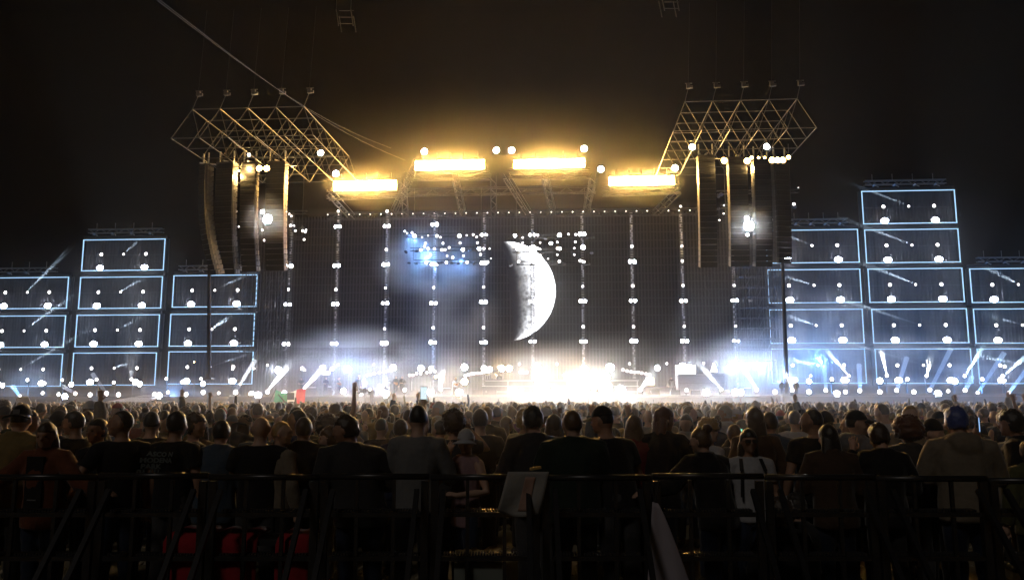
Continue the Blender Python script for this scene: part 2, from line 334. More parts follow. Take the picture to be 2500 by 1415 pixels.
# moon: a lit picture on the screen
def moon_mat():
    m = emit('moon_image', (1, 1, 1), 1); nt = m.node_tree; n = nt.nodes; l = nt.links
    e = [x for x in n if x.type == 'EMISSION'][0]
    tc = n.new('ShaderNodeTexCoord'); sp = n.new('ShaderNodeSeparateXYZ'); l.new(tc.outputs['Object'], sp.inputs[0])
    r = n.new('ShaderNodeMapRange'); r.inputs[1].default_value = .16; r.inputs[2].default_value = .92; r.inputs[3].default_value = .0; r.inputs[4].default_value = 1
    # distance from the terminator: x grows towards the limb, corrected by height
    zz = n.new('ShaderNodeMath'); zz.operation = 'MULTIPLY'; l.new(sp.outputs[2], zz.inputs[0]); l.new(sp.outputs[2], zz.inputs[1])
    om = n.new('ShaderNodeMath'); om.operation = 'SUBTRACT'; om.inputs[0].default_value = 1.02; l.new(zz.outputs[0], om.inputs[1])
    sq = n.new('ShaderNodeMath'); sq.operation = 'SQRT'; l.new(om.outputs[0], sq.inputs[0])
    dv = n.new('ShaderNodeMath'); dv.operation = 'DIVIDE'; l.new(sp.outputs[0], dv.inputs[0]); l.new(sq.outputs[0], dv.inputs[1]); l.new(dv.outputs[0], r.inputs[0])
    pw = n.new('ShaderNodeMath'); pw.operation = 'POWER'; pw.inputs[1].default_value = 2.2; l.new(r.outputs[0], pw.inputs[0])
    nz = n.new('ShaderNodeTexNoise'); nz.inputs['Scale'].default_value = 6; nz.inputs['Detail'].default_value = 10; nz.inputs['Roughness'].default_value = .75; l.new(tc.outputs['Object'], nz.inputs['Vector'])
    vo = n.new('ShaderNodeTexVoronoi'); vo.inputs['Scale'].default_value = 11; l.new(tc.outputs['Object'], vo.inputs['Vector'])
    cr = n.new('ShaderNodeMapRange'); cr.inputs[1].default_value = .1; cr.inputs[2].default_value = .55; cr.inputs[3].default_value = .55; cr.inputs[4].default_value = 1.35; l.new(vo.outputs['Distance'], cr.inputs[0])
    nr = n.new('ShaderNodeMapRange'); nr.inputs[1].default_value = .35; nr.inputs[2].default_value = .65; nr.inputs[3].default_value = .25; nr.inputs[4].default_value = 1.5; l.new(nz.outputs[0], nr.inputs[0])
    wv = n.new('ShaderNodeTexWave'); wv.inputs['Scale'].default_value = 14; l.new(tc.outputs['Object'], wv.inputs['Vector'])
    wr = n.new('ShaderNodeMapRange'); wr.inputs[3].default_value = .75; wr.inputs[4].default_value = 1.1; l.new(wv.outputs[1], wr.inputs[0])
    a = n.new('ShaderNodeMath'); a.operation = 'MULTIPLY'; l.new(cr.outputs[0], a.inputs[0]); l.new(nr.outputs[0], a.inputs[1])
    b = n.new('ShaderNodeMath'); b.operation = 'MULTIPLY'; l.new(a.outputs[0], b.inputs[0]); l.new(wr.outputs[0], b.inputs[1])
    c = n.new('ShaderNodeMath'); c.operation = 'MULTIPLY'; l.new(b.outputs[0], c.inputs[0]); l.new(pw.outputs[0], c.inputs[1])
    k = n.new('ShaderNodeMath'); k.operation = 'MULTIPLY'; k.inputs[1].default_value = 6.5; l.new(c.outputs[0], k.inputs[0])
    l.new(k.outputs[0], e.inputs[1]); e.inputs[0].default_value = (.95, .96, 1, 1)
    df = n.new('ShaderNodeBsdfDiffuse'); df.inputs[0].default_value = (.045, .045, .05, 1); ad = n.new('ShaderNodeAddShader'); out = [x for x in n if x.type == 'OUTPUT_MATERIAL'][0]
    l.new(e.outputs[0], ad.inputs[0]); l.new(df.outputs[0], ad.inputs[1]); l.new(ad.outputs[0], out.inputs[0]); return m
mc = at(1236, 710, VC - .2); mt_ = at(1236, 590, VC - .2); me_ = at(1356, 710, VC - .2)
rx = me_.x - mc.x; rz = mt_.z - mc.z
mo = MB(); N = 40; M = 24
for i in range(N + 1):
    th = -math.pi * .5 + math.pi * i / N
    for j in range(M + 1):
        x0 = .08 * math.cos(th); x1 = math.cos(th); s = j / M
        mo.v.append((x0 + (x1 - x0) * s, 0, math.sin(th)))
mo.f = [(i * (M + 1) + j, i * (M + 1) + j + 1, (i + 1) * (M + 1) + j + 1, (i + 1) * (M + 1) + j) for i in range(N) for j in range(M)]
mn = put('moon_image', mo.mesh('moon_image'), moon_mat(), cur, (mc.x - cuc, -.2, mc.z - DZ), (0, R(-6), 0), (rx, 1, rz))
# scaffold in front of the curtain edges (lattice light towers)
TWX = [(580, (745, 838)), (700, (651, 708, 744, 840)), (817, (518, 555, 650, 708, 743, 839)), (939, (518, 554, 611, 647, 704, 741, 803, 838)), (1058, (550, 609, 646, 703, 741, 801, 836)), (1181, (576, 608, 643, 702, 738, 800, 836)),
       (1301, (575, 606, 640, 700, 737, 834)), (1425, (573, 604, 639, 700, 736, 798, 834)), (1548, (603, 640, 699, 735, 798, 833)), (1672, (506, 602, 639, 698, 735, 797, 833)), (1798, (698, 734, 797, 832))]
twn = ['first, leftmost', 'second', 'third', 'fourth', 'fifth', 'sixth', 'seventh, in front of the moon', 'eighth', 'ninth', 'tenth', 'eleventh, rightmost']
VT = 1.2
RUNG = emit('led_rung', (.86, .86, 1), .55, 'NONE')
for i, (x, ys) in enumerate(TWX):
    b = at(x, 892, VT); top = at(x, 520, VT).z; h = top - DZ
    t = sthing('light_tower', (b.x, VT, DZ + .004), f'slim lattice light tower on the stage, {twn[i]} from the left', 'light tower', 'lattice light towers along the screen')
    w = .42; ch = MB().bar((0, 0, 0), (0, 0, h), .07).mesh('chord')
    for sx in (-1, 1):
        for sv in (-1, 1): put('chord', ch, STEEL, t, (sx * w / 2, sv * w / 2, 0))
    mb = MB(); k = 0; z = .3
    while z < h: 
        mb.bar((-w / 2, -w / 2, z), (w / 2, -w / 2, z), .05).bar((-w / 2, w / 2, z + .15), (w / 2, w / 2, z + .15), .05)
        z += .32
    tag(mb.build('rung', ALU, t), kind='stuff')
    zz = h * .9
    segs = MB(); z = 1.5
    rr = random.Random(i)
    while z < h - .3:
        if rr.random() < .75 and not (2.2 < (z % 5.2) < 3.1): segs.box((-.08 + (.16 if rr.random() < .5 else 0), -.05, z), (rr.uniform(.14, .24), .03, .1))
        z += .32
    tag(segs.build('led_segment', RUNG, t), kind='stuff')
    pair = {0: 0, 1: 1}
    for y in ys:
        p = at(x, y, VT); big = min(abs(y - q) for q in (741, 838, 647, 554, 576)) < 8
        for dx in ((-.17, .17) if big else (0,)):
            lamp_parts(t, (.17 if not big else .205) * rr.uniform(.75, 1.12), L_WHITE if big else L_SMALL, (dx * 1.6, -w / 2 - .3, p.z - DZ), part='spot_lamp')
    MB().box((0, 0, .1), (.9, .9, .2)).build('foot', BLACK, t)
# dark masts at the stage ends
for x, y0, y1, lab in ((511, 640, 905, 'thin black mast in front of the left panels'), (1921, 640, 962, 'thin black leaning mast in front of the right panels')):
    a = at(x, y1, -9); b = at(x - (10 if x > 1000 else 0), y0, -9)
    t = sthing('mast', (a.x, -9, a.z - 1), lab, 'mast')
    MB().tube((0, 0, 0), (b.x - a.x, 0, b.z - a.z + 1), .28, .2, 8).build('pole', BLACK, t); MB().box((0, 0, .1), (1, 1, .2)).build('foot', BLACK, t)
# scaffold bays behind the tower line, left and right
def scaffold(x0, x1, y0, y1, v, nx_, nz_, lab):
    a = at(x0, y1, v); b = at(x1, y1, v); tz = at(x0, y0, v).z; w = b.x - a.x; h = tz - a.z
    t = sthing('scaffold', (a.x, v, a.z), lab, 'scaffold')
    s = MB().tube((0, 0, 0), (0, 0, h), .05, n=5).mesh('standard'); l_ = MB().tube((0, 0, 0), (w, 0, 0), .05, n=5).mesh('ledger')
    for i in range(nx_ + 1):
        for d in (0, 1.2): put('standard', s, STEEL, t, (w * i / nx_, d, 0))
    for k in range(1, nz_ + 1):
        for d in (0, 1.2): put('ledger', l_, STEEL, t, (0, d + .06, h * k / nz_))
    dg = MB()
    for i in range(0, nx_, 2):
        for k in range(0, nz_): dg.tube((w * i / nx_, -.06, h * k / nz_), (w * (i + 1) / nx_, -.06, h * (k + 1) / nz_), .035, n=4)
    dg.build('brace', STEEL, t)
scaffold(582, 700, 660, 905, -1.5, 8, 10, 'dark tube scaffold at the left end of the stage')
scaffold(1800, 1912, 650, 905, -1.5, 8, 10, 'dark tube scaffold at the right end of the stage')
# ================================================================== ROOF AND AMBER FLOODS
VR = -8
CELL = MB().box((0, -.03, 0), (1, .06, 1)).mesh('lamp_cell')
def flood(x0, x1, y0, y1, lab):
    a = at(x0, y1, VR); b = at(x1, y0, VR); w = b.x - a.x; h = b.z - a.z
    t = sthing('flood_bank', ((a.x + b.x) / 2, VR, (a.z + b.z) / 2), lab, 'floodlight', 'amber flood banks on the stage roof')
    MB().box((0, .35, 0), (w + .1, .5, h + .1)).build('housing', BLACK, t)
    nx_ = 14; cw_ = w / nx_
    for i in range(nx_):
        for k in range(2): put('lamp_cell', CELL, L_FLOOD, t, (-w / 2 + cw_ * (i + .5), .08, (k - .5) * h / 2), (0, 0, 0), (cw_ * .97, 1, h / 2 * .97))
    for i in range(5): MB().bar((-w / 2 + w * (i + .5) / 5, .3, h / 2), (-w / 2 + w * (i + .5) / 5, .5, h / 2 + 1.1), .1).build('bracket', STEEL, t)
flood(814, 967, 440, 465, 'long amber flood bank, lower one at the left of the roof')
flood(1014, 1182, 390, 415, 'long amber flood bank, upper one left of the roof middle')
flood(1255, 1427, 387, 411, 'long amber flood bank, upper one right of the roof middle')
flood(1488, 1646, 429, 453, 'long amber flood bank, lower one at the right of the roof')
WL = [(820, 424, 'above the left end of the lower left flood bank'), (1036, 370, 'above the left end of the upper left flood bank'), (1212, 367, 'left of the pair above the roof middle'), (1249, 367, 'right of the pair above the roof middle'), (1426, 363, 'above the right end of the upper right flood bank'), (1467, 413, 'between the upper and lower flood banks on the right'), (1648, 410, 'above the right end of the lower right flood bank'), (783, 374, 'at the foot of the left speaker rigging'), (1690, 359, 'at the left foot of the right speaker rigging'), (1872, 358, 'under the right speaker rigging'), (608, 378, 'small under the left speaker rigging')]
for x, y, w_ in WL:
    v = VR - .5 if 810 < x < 1660 else -16; p = at(x, y, v); r = 8 * mpp(x, v) if x != 608 else .18
    t = sthing('work_light', p, 'round white light ' + w_, 'floodlight'); lamp_parts(t, r, L_WORK)
# roof: front truss line, side slopes, longitudinal trusses
rf = sthing('stage_roof', (uc, VR, DZ), 'dark trussed stage roof hanging behind the amber floods', 'roof')
def rel(px, py, v): q = at(px, py, v); return Vector((q.x - uc, v - VR, q.z - DZ))
def truss(mb, a, b, s=.9, seg=1.2, w=.09):
    d = (b - a); n_ = max(2, int(d.length / seg)); x, y = frame_from(d); x *= s / 2; y *= s / 2
    cs = [(i, j) for i in (-1, 1) for j in (-1, 1)]
    for i, j in cs: mb.bar(a + x * i + y * j, b + x * i + y * j, w)
    for k in range(n_):
        p = a + d * k / n_; q = a + d * (k + 1) / n_; s_ = 1 if k % 2 else -1
        mb.bar(p + x * s_ - y, q - x * s_ - y, w * .6).bar(p - x + y * s_, q - x - y * s_, w * .6)
segs = [(800, 478, 985, 470), (990, 430, 1195, 428), (1240, 424, 1440, 424), (1470, 467, 1660, 462)]
for x0, y0, x1, y1 in segs:
    mb = MB(); truss(mb, rel(x0, y0, VR + .9), rel(x1, y1, VR + .9)); mb.build('front_truss', STEEL, rf)
for x0, y0, x1, y1 in ((985, 440, 990, 530), (1205, 430, 1205, 530), (1235, 430, 1290, 520), (1450, 430, 1430, 520), (805, 470, 860, 530), (1655, 465, 1600, 520), (1020, 395, 960, 520), (1330, 430, 1350, 520), (1110, 430, 1130, 520)):
    mb = MB(); a = rel(x0, y0, VR + 1); b = rel(x1, y1, VC); truss(mb, a, b, .7); mb.build('roof_truss', STEEL, rf)
mb = MB(); truss(mb, rel(800, 528, VC - .6), rel(1700, 516, VC - .6), .8); mb.build('rear_truss', STEEL, rf)
mb = MB(); truss(mb, rel(985, 470, -3), rel(1455, 462, -3), .8); mb.build('mid_truss', STEEL, rf)
for i, x in enumerate(range(800, 1690, 26)):
    p = rel(x, 524 - (x - 800) * .012, VC - 1.2); h = put('pin_lamp', HOUSE, BLACK, rf, p, (0, 0, 0), (.07, .1, .07)); put('lens', LENS, L_DOT, h)
# ================================================================== SPEAKER RIGGING AND LINE ARRAYS
def space_frame(px, mirror, lab):
    """two layer tube grid hung above the speakers"""
    v0 = -25.5 if not mirror else -22.5
    near = [at(x, y, v0) for x, y in px]           # near bar of the upper layer, left and right end
    a, b = near; w = b.x - a.x; z = (a.z + b.z) / 2
    t = sthing('rigging_grid', ((a.x + b.x) / 2, v0, z), lab, 'rigging grid')
    nb = 4; bay = w / nb; rows = 6; r = .042
    def tube(name, p, q, rr=r): MB().tube(p, q, rr, n=6).build(name, RIG, t)
    up = lambda i, k: Vector((-w / 2 + bay * i, bay * 1.15 * k, 0))
    lo = lambda i, k: Vector((-w / 2 + bay * (i - .5), bay * 1.15 * (k - .35), -3.4))
    for k in range(rows):
        for i in range(nb): tube('upper_bar', up(i, k), up(i + 1, k))
    for i in range(nb + 1): tube('upper_bar', up(i, 0), up(i, rows - 1))
    for k in range(rows): tube('lower_bar', lo(0, k), lo(nb + 1, k), .036)
    for i in range(nb + 2): tube('lower_bar', lo(i, 0), lo(i, rows - 1), .036)
    dg = MB()
    for k in range(rows):
        for i in range(nb + 1):
            for di in (0, 1): tube('diagonal', up(i, k), lo(i + di, k), .032) 
    # hoists on the top
    for i in range(nb + 1):
        p = up(i, 0) + Vector((bay * .15, .2, 1.7))
        h = empty('chain_hoist', ws(*((a.x + b.x) / 2 + p.x, v0 + p.y, z + p.z)), SRZ, f'small motor hoist above the {"right" if mirror else "left"} rigging grid, {ORD[i]} from the left', 'hoist')
        MB().box((0, 0, 0), (.35, .3, .5)).build('motor', BLACK, h); MB().box((.3, 0, -.1), (.28, .22, .25)).build('gearbox', RIG, h)
        MB().tube((0, 0, -.2), (-bay * .15, -.2, -1.7), .03, n=5).build('chain', RIG, h); MB().tube((0, 0, .2), (.4, 0, 9), .008, n=4).build('chain', BLACK, h)
        MB().bar((-.3, 0, .3), (.4, 0, .3), .07).build('hook', RIG, h)
space_frame(((470, 266), (742, 261)), False, 'large tube rigging grid above the left speaker stacks')
space_frame(((1672, 246), (1946, 244)), True, 'large tube rigging grid above the right speaker stacks')
def line_array(x0, x1, y0, y1, v, shift, yaw, lab, n_=20, hang=1.5):
    a = at(x0, y0, v); b = at(x1, y0, v); w = b.x - a.x; bot = at(x0, y1, v).z; H = a.z - bot; bh = H / n_
    t = sthing('line_array', ((a.x + b.x) / 2, v, a.z), lab, 'speaker stack', 'hanging speaker stacks'); t.rotation_euler.z = SRZ + yaw
    d = 1.15
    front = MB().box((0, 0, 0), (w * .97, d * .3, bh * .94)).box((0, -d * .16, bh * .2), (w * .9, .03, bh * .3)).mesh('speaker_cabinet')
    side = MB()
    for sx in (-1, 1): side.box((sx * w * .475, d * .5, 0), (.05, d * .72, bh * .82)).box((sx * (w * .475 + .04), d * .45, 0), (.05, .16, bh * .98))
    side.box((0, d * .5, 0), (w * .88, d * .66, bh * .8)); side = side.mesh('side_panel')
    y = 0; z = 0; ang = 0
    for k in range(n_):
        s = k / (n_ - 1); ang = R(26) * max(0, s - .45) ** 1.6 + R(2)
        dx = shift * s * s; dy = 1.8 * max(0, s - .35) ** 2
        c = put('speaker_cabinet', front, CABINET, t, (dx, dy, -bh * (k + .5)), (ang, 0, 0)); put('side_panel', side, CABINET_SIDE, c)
    for sx in (-1, 1): MB().bar((sx * w * .4, .3, 0), (sx * w * .4, .3, hang), .12).build('hanger', ALU, t)
    MB().box((0, .45, .12), (w, 1.1, .16)).build('fly_frame', STEEL, t); MB().bar((0, -.5, .2), (0, 1.6, .55), .14).build('fly_bar', ALU, t)
line_array(486, 508, 405, 672, -17, 1.75, R(-28), 'thin curved speaker stack, outermost of the left rigging', 22)
line_array(528, 573, 400, 668, -16.5, .35, R(-6), 'black speaker stack, second from the outside of the left rigging')
line_array(590, 626, 400, 660, -16, .3, 0, 'black speaker stack, third from the outside of the left rigging')
line_array(652, 698, 398, 658, -15.5, .1, 0, 'black speaker stack, innermost of the left rigging')
line_array(1703, 1745, 383, 650, -15.5, 0, 0, 'black speaker stack, innermost of the right rigging')
line_array(1777, 1823, 388, 648, -16, 0, 0, 'black speaker stack, second from the inside of the right rigging')
line_array(1838, 1880, 390, 648, -16.5, 0, R(4), 'black speaker stack, third from the inside of the right rigging')
line_array(1888, 1924, 392, 640, -17, .25, R(12), 'black speaker stack, outermost of the right rigging')
# gold lamps and star lamps on the rigging
def gold(x, y, d, lab, v=-17.5, mat=None):
    p = at(x, y, v); t = sthing('gold_lamp', p, lab, 'lamp'); lamp_parts(t, d / 2 * mpp(x, v), mat or L_GOLD)
    return p
gold(633, 411, 15, 'gold lamp, left of the pair among the left speaker stacks'); gold(651, 411, 15, 'gold lamp, right of the pair among the left speaker stacks')
gold(1768, 392, 15, 'gold lamp at the top of the second stack on the right rigging'); gold(1824, 393, 15, 'gold lamp at the top of the third stack on the right rigging'); gold(1835, 385, 8, 'smaller gold lamp beside the third right stack')
for k, x in enumerate((1885, 1898, 1911)): gold(x, 391, 15, f'gold lamp in the cluster over the outermost right stack, {["left", "middle", "right"][k]}')
gold(1925, 384, 10, 'small gold lamp at the far right end of the gold cluster'); gold(1852, 385, 6, 'tiny gold lamp between the gold lamps, left one'); gold(1867, 385, 6, 'tiny gold lamp between the gold lamps, right one')
gold(583, 417, 5, 'tiny gold lamp beside the second left speaker stack')
gold(653, 535, 22, 'dazzling white star lamp hanging among the left speaker stacks', -18, L_STAR); gold(1828, 551, 24, 'dazzling white star lamp hanging among the right speaker stacks', -18, L_STAR)
gold(641, 517, 9, 'white lamp just above the left star lamp', -18, L_WHITE); gold(1823, 533, 10, 'white lamp just above the right star lamp', -18, L_WHITE); gold(1825, 573, 6, 'small white lamp just below the right star lamp', -18, L_WHITE)
# light that the gold lamps throw sideways along the stacks
for x, y, v in ((607, 412, -16.3), (585, 430, -16.3), (715, 425, -15.5), (1690, 420, -15.3), (1762, 410, -15.8), (1830, 412, -16.2)):
    L = bpy.data.lights.new('gold_glow', 'POINT'); L.energy = 1500; L.color = (1, .62, .2); L.shadow_soft_size = .15; o = bpy.data.objects.new('gold_glow', L); COL.objects.link(o); o.location = ws(*at(x, y, v))
# ================================================================== HANGING LAMP PODS
def pod(pts, v, lab, x0, x1, y):
    a = at(x0, y, v); b = at(x1, y, v)
    t = sthing('lamp_pod', ((a.x + b.x) / 2, v, a.z), lab, 'lamp pod')
    w = b.x - a.x
    for dz in (0, -1.7, -3.2):
        mb = MB(); truss(mb, Vector((-w / 2 * (1 + dz * .06), -dz * .2, dz)), Vector((w / 2 * (1 + dz * .06), -dz * .2, dz)), .4, .8, .05); mb.build('pod_truss', STEEL, t)
    for s in (-1, 1): MB().tube((s * w * .4, 0, -3.2), (s * w * .4, 0, 6), .03, n=5).build('hanger', STEEL, t)
    for x, py, d in pts:
        q = at(x, py, v) - a; q.x -= w / 2; h = lamp_parts(t, d * .42 * mpp(x, v), L_SMALL if d < 9 else L_WHITE, (q.x, -.4, q.z), part='moving_lamp')
    rr = random.Random(int(x0))
    for k in range(14):
        h = put('moving_lamp', HOUSE, STEEL, t, (rr.uniform(-w / 2, w / 2), rr.uniform(-.5, .5), rr.choice((0, -1.7, -3.2)) - .4), (R(rr.uniform(30, 90)), 0, rr.uniform(-1, 1)), (.22, .35, .22))
k1 = 260 / 2500
P1 = [(284, 250, 5), (342, 296, 4), (456, 283, 6), (512, 362, 9), (690, 390, 4), (830, 353, 4), (1036, 358, 8), (1120, 390, 5), (770, 533, 6), (750, 602, 7), (830, 657, 7), (664, 685, 8), (1180, 531, 6), (1325, 630, 6), (1155, 684, 8), (1228, 682, 6), (1562, 358, 9), (1733, 345, 4), (1885, 330, 6), (1965, 383, 5), (1580, 526, 6), (1985, 521, 6), (1645, 678, 9), (885, 808, 7), (1276, 828, 5), (1406, 862, 7), (790, 988, 8), (1260, 980, 8), (1661, 824, 5), (1743, 976, 8), (2022, 655, 10), (2058, 793, 7), (2270, 657, 4), (2222, 970, 8), (2300, 885, 3)]
pod([(960 + x * k1, 540 + y * k1, d) for x, y, d in P1], -4, 'hanging pod of small white lamps left of the moon', 990, 1195, 575)
P2 = [(277, 217, 9), (330, 230, 5), (433, 214, 7), (330, 265, 5), (450, 265, 5), (524, 270, 9), (568, 262, 6), (583, 213, 11), (645, 207, 6), (695, 210, 7), (745, 207, 8), (692, 260, 6), (290, 310, 8), (400, 310, 22), (435, 305, 7), (450, 310, 5), (568, 305, 7), (583, 305, 9), (685, 303, 5), (745, 297, 12), (340, 350, 4), (453, 350, 4), (568, 348, 5), (685, 348, 5), (302, 395, 8), (440, 378, 4), (505, 376, 4), (582, 394, 8), (725, 390, 8), (752, 397, 7), (20, 265, 5)]
pod([(1160 + x / 2.83, 500 + y / 2.83, d) for x, y, d in P2], -4, 'hanging pod of small white lamps right of the moon', 1240, 1450, 578)
P3 = [(702, 518, 4), (709, 524, 5), (714, 529, 5), (712, 552, 7), (720, 553, 6), (724, 565, 5), (745, 586, 6), (742, 565, 7), (748, 568, 5), (750, 563, 5), (640, 517, 4), (643, 563, 6), (656, 574, 6), (682, 569, 5), (648, 588, 6), (580, 518, 5), (586, 555, 4)]
pod(P3, -3, 'loose cluster of small lamps behind the left speaker stacks', 640, 750, 520)
P4 = [(1936, 500, 8), (1947, 460, 3), (1747, 520, 3), (1765, 523, 4), (1745, 539, 4), (1755, 539, 4), (1884, 538, 4), (1766, 503, 4)]
pod(P4, -3, 'loose cluster of small lamps behind the right speaker stacks', 1750, 1950, 470)
# ================================================================== LAMPS ALONG THE STAGE AND THE WINGS
# (x, y, diameter in photo pixels, kind, beam end or None); v from the row
def vrow(x, y):
    if 560 < x < 1900: return -12.2 if y > 940 else (-8 if y > 915 else 0.2)
    return -10.3 if y > 942 else (-6.5 if y > 920 else -4)
KM = {'w': L_WHITE, 's': L_SMALL, 'b': L_BLUE, 'a': L_WARM, 'd': L_SMALL}
HUGE = emit('blinder_white', (1, .96, .94), 950); HUGEW = emit('blinder_warm', (1, .68, .34), 850); HUGEB = emit('blinder_blue', (.76, .84, 1), 560)
KM.update({'H': HUGE, 'A': HUGEW, 'B': HUGEB})
LAMPS = [  # left wing
 (6, 940, 18, 'b'), (158, 968, 26, 'b'), (174, 938, 18, 'b'), (341, 937, 20, 'b'), (388, 966, 26, 'b'), (496, 936, 18, 'b'), (630, 965, 28, 'b'),
 (67, 927, 8, 's'), (109, 935, 8, 's'), (104, 959, 8, 's'), (152, 927, 7, 's'), (143, 962, 9, 's'), (184, 960, 9, 's', (156, 944)), (220, 963, 11, 's'), (236, 926, 8, 's'), (260, 960, 11, 's', (226, 912)), (278, 933, 8, 's'), (289, 963, 11, 's'), (321, 925, 8, 's', (321, 908)),
 (377, 962, 11, 's'), (410, 957, 8, 's'), (406, 924, 7, 's'), (444, 932, 8, 's'), (454, 962, 11, 's'), (491, 924, 7, 's'), (496, 957, 11, 's'), (534, 959, 7, 's'), (575, 957, 11, 's', (622, 880)), (614, 961, 14, 's'), (620, 899, 6, 's'), (568, 900, 6, 's'), (568, 892, 4, 's'), (474, 883, 3, 'a'), (49, 966, 7, 's', (31, 943)),
 # main stage
 (653, 956, 10, 's', (686, 914)), (680, 903, 24, 'B'), (694, 959, 18, 'w'), (737, 956, 12, 's', (768, 920)), (653, 891, 5, 's'), (738, 899, 9, 's'), (744, 903, 5, 's'), (788, 898, 22, 'w'), (811, 900, 10, 's'), (850, 901, 24, 'B'), (826, 890, 5, 's'), (912, 890, 5, 's'), (839, 954, 18, 'B'), (882, 962, 9, 's'), (904, 951, 9, 's'), (941, 961, 28, 'B'), (934, 956, 16, 'B'), (960, 897, 30, 'H', None), (988, 951, 9, 's'), (1028, 899, 24, 'b'), (1053, 899, 18, 'w'), (1036, 957, 40, 'H'), (1052, 960, 30, 'H'), (1121, 957, 36, 'H'), (1134, 931, 24, 'A'), (1134, 896, 34, 'H'), (1064, 919, 7, 'a'), (1076, 950, 9, 's', (1077, 925)), (1182, 899, 13, 'w'), (1196, 901, 11, 'w'),
 (1225, 899, 22, 'A'), (1243, 899, 22, 'A'), (1310, 897, 40, 'H'), (1310, 922, 34, 'H'), (1268, 888, 5, 's'), (1360, 888, 5, 's'), (1257, 956, 36, 'H'), (1335, 956, 40, 'H'), (1352, 955, 34, 'H'), (1383, 917, 32, 'A'), (1427, 901, 40, 'H'), (1489, 897, 44, 'H'), (1450, 938, 60, 'A'), (1480, 948, 70, 'H'), (1450, 965, 44, 'H'), (1515, 953, 54, 'H'), (1480, 920, 40, 'H'), (1537, 887, 5, 's'), (1563, 951, 9, 's', (1578, 930)), (1393, 951, 9, 's', (1393, 935)), (1605, 898, 20, 'b'), (1628, 887, 5, 's'), (1666, 893, 34, 'H'), (1682, 896, 34, 'B'), (1718, 886, 5, 's'), (1780, 898, 22, 'B'), (1853, 893, 34, 'B'), (1815, 899, 5, 's'), (1808, 886, 5, 's'), (1676, 952, 9, 's'), (1725, 958, 36, 'B'), (1795, 957, 36, 'B'), (1808, 957, 34, 'B'), (1761, 951, 9, 's', (1722, 905)), (1847, 951, 9, 's', (1816, 900)), (1892, 956, 11, 's'),
 # right wing
 (1934, 952, 9, 's', (1927, 928)), (1975, 930, 18, 'w'), (1975, 956, 17, 'w'), (1979, 917, 6, 's'), (2016, 952, 9, 's', (2013, 893)), (2031, 925, 9, 's'), (2043, 961, 26, 'b'), (2064, 956, 10, 's'), (2072, 917, 7, 's', (2022, 860)), (2099, 953, 10, 's', (2097, 890)), (2148, 929, 23, 'b'), (2148, 956, 11, 's'), (2165, 916, 8, 's', (2154, 868)), (2189, 952, 10, 's', (2214, 872)), (2215, 925, 9, 's'), (2231, 956, 11, 's'), (2262, 917, 8, 's', (2268, 893)), (2270, 951, 10, 's', (2322, 850)), (2290, 961, 28, 'b'), (2315, 954, 8, 's'), (2331, 930, 23, 'b'), (2355, 917, 8, 's', (2398, 850)), (2356, 952, 10, 's', (2373, 920)), (2398, 925, 9, 's'), (2387, 958, 8, 's', (2452, 860)), (2448, 917, 8, 's', (2502, 872)), (2463, 957, 8, 's', (2512, 895)), (2453, 894, 8, 's')]
groups = {}
for L in LAMPS:
    x, y, d, k = L[:4]
    zone = 'left wing' if x < 560 else ('right wing' if x > 1900 else 'main stage')
    row = 'front edge' if y > 940 else ('middle row' if y > 912 else 'back row')
    size = 'huge glaring' if d >= 30 else ('large bright' if d >= 16 else ('small' if d >= 6 else 'tiny'))
    colr = {'w': 'white', 's': 'white', 'b': 'violet white', 'a': 'amber', 'H': 'white', 'A': 'amber', 'B': 'blue white'}[k]
    groups.setdefault((zone, row, size, colr, len(L) > 4 and bool(L[4])), []).append(L)
BC = {'strong': (2355, 2387, 2448, 2463)}
for (zone, row, size, colr, _b), LL in groups.items():
    LL.sort(key=lambda q: q[0])
    for i, L in enumerate(LL):
        x, y, d, k = L[:4]; end = L[4] if len(L) > 4 else None
        v = vrow(x, y) - (.6 if d > 25 else 0) - .03 * (i % 5); p = at(x, y, v); r = d / 2 * mpp(x, v)
        if d >= 16: r *= .6 if d < 30 else .42
        pos = 'only one' if len(LL) == 1 else ('leftmost' if i == 0 else ('rightmost' if i == len(LL) - 1 else ORD[i] + ' from the left'))
        lab = f'{size} {colr} {"beam" if end else "stage"} light, {row} of the {zone}, {pos}'
        t = sthing('stage_light', p, lab, 'stage light', f'stage lights on the {zone}')
        if d >= 30:
            put('housing', BLIND, BLACK, t, (0, 0, 0), (0, 0, 0), (r * .8, r, r * .8)); put('lens', LENS, KM[k], t, (0, -.04, 0), (0, 0, 0), (r * .97,) * 3)
            put('yoke', YOKE, BLACK, t, (0, 0, 0), (0, 0, 0), (r * 1.05, r, r))
        else: lamp_parts(t, r, KM[k], base=(d < 16))
        # stand down to the deck where the lamp is high
        zb = DZ if zone == 'main stage' else (ZL if zone == 'left wing' else ZR)
        if p.z - 1.4 * r > zb + .1: MB().tube((0, .3, -1.4 * r), (0, .3, zb - p.z), .05, n=6).build('stand', STEEL, t)
        if end:
            q = at(end[0], end[1], v - 2.5) - p; w1 = .2 + .01 * q.length
            blue = x > 2340 or x < 60
            e = 700000 if x in (2355, 2387, 2463) else (280000 if x > 1990 else 220000)
            beam(t, (0, -.12, .05), q, r * .8, w1, e, (.55, .83, 1) if blue else (.9, .95, 1))
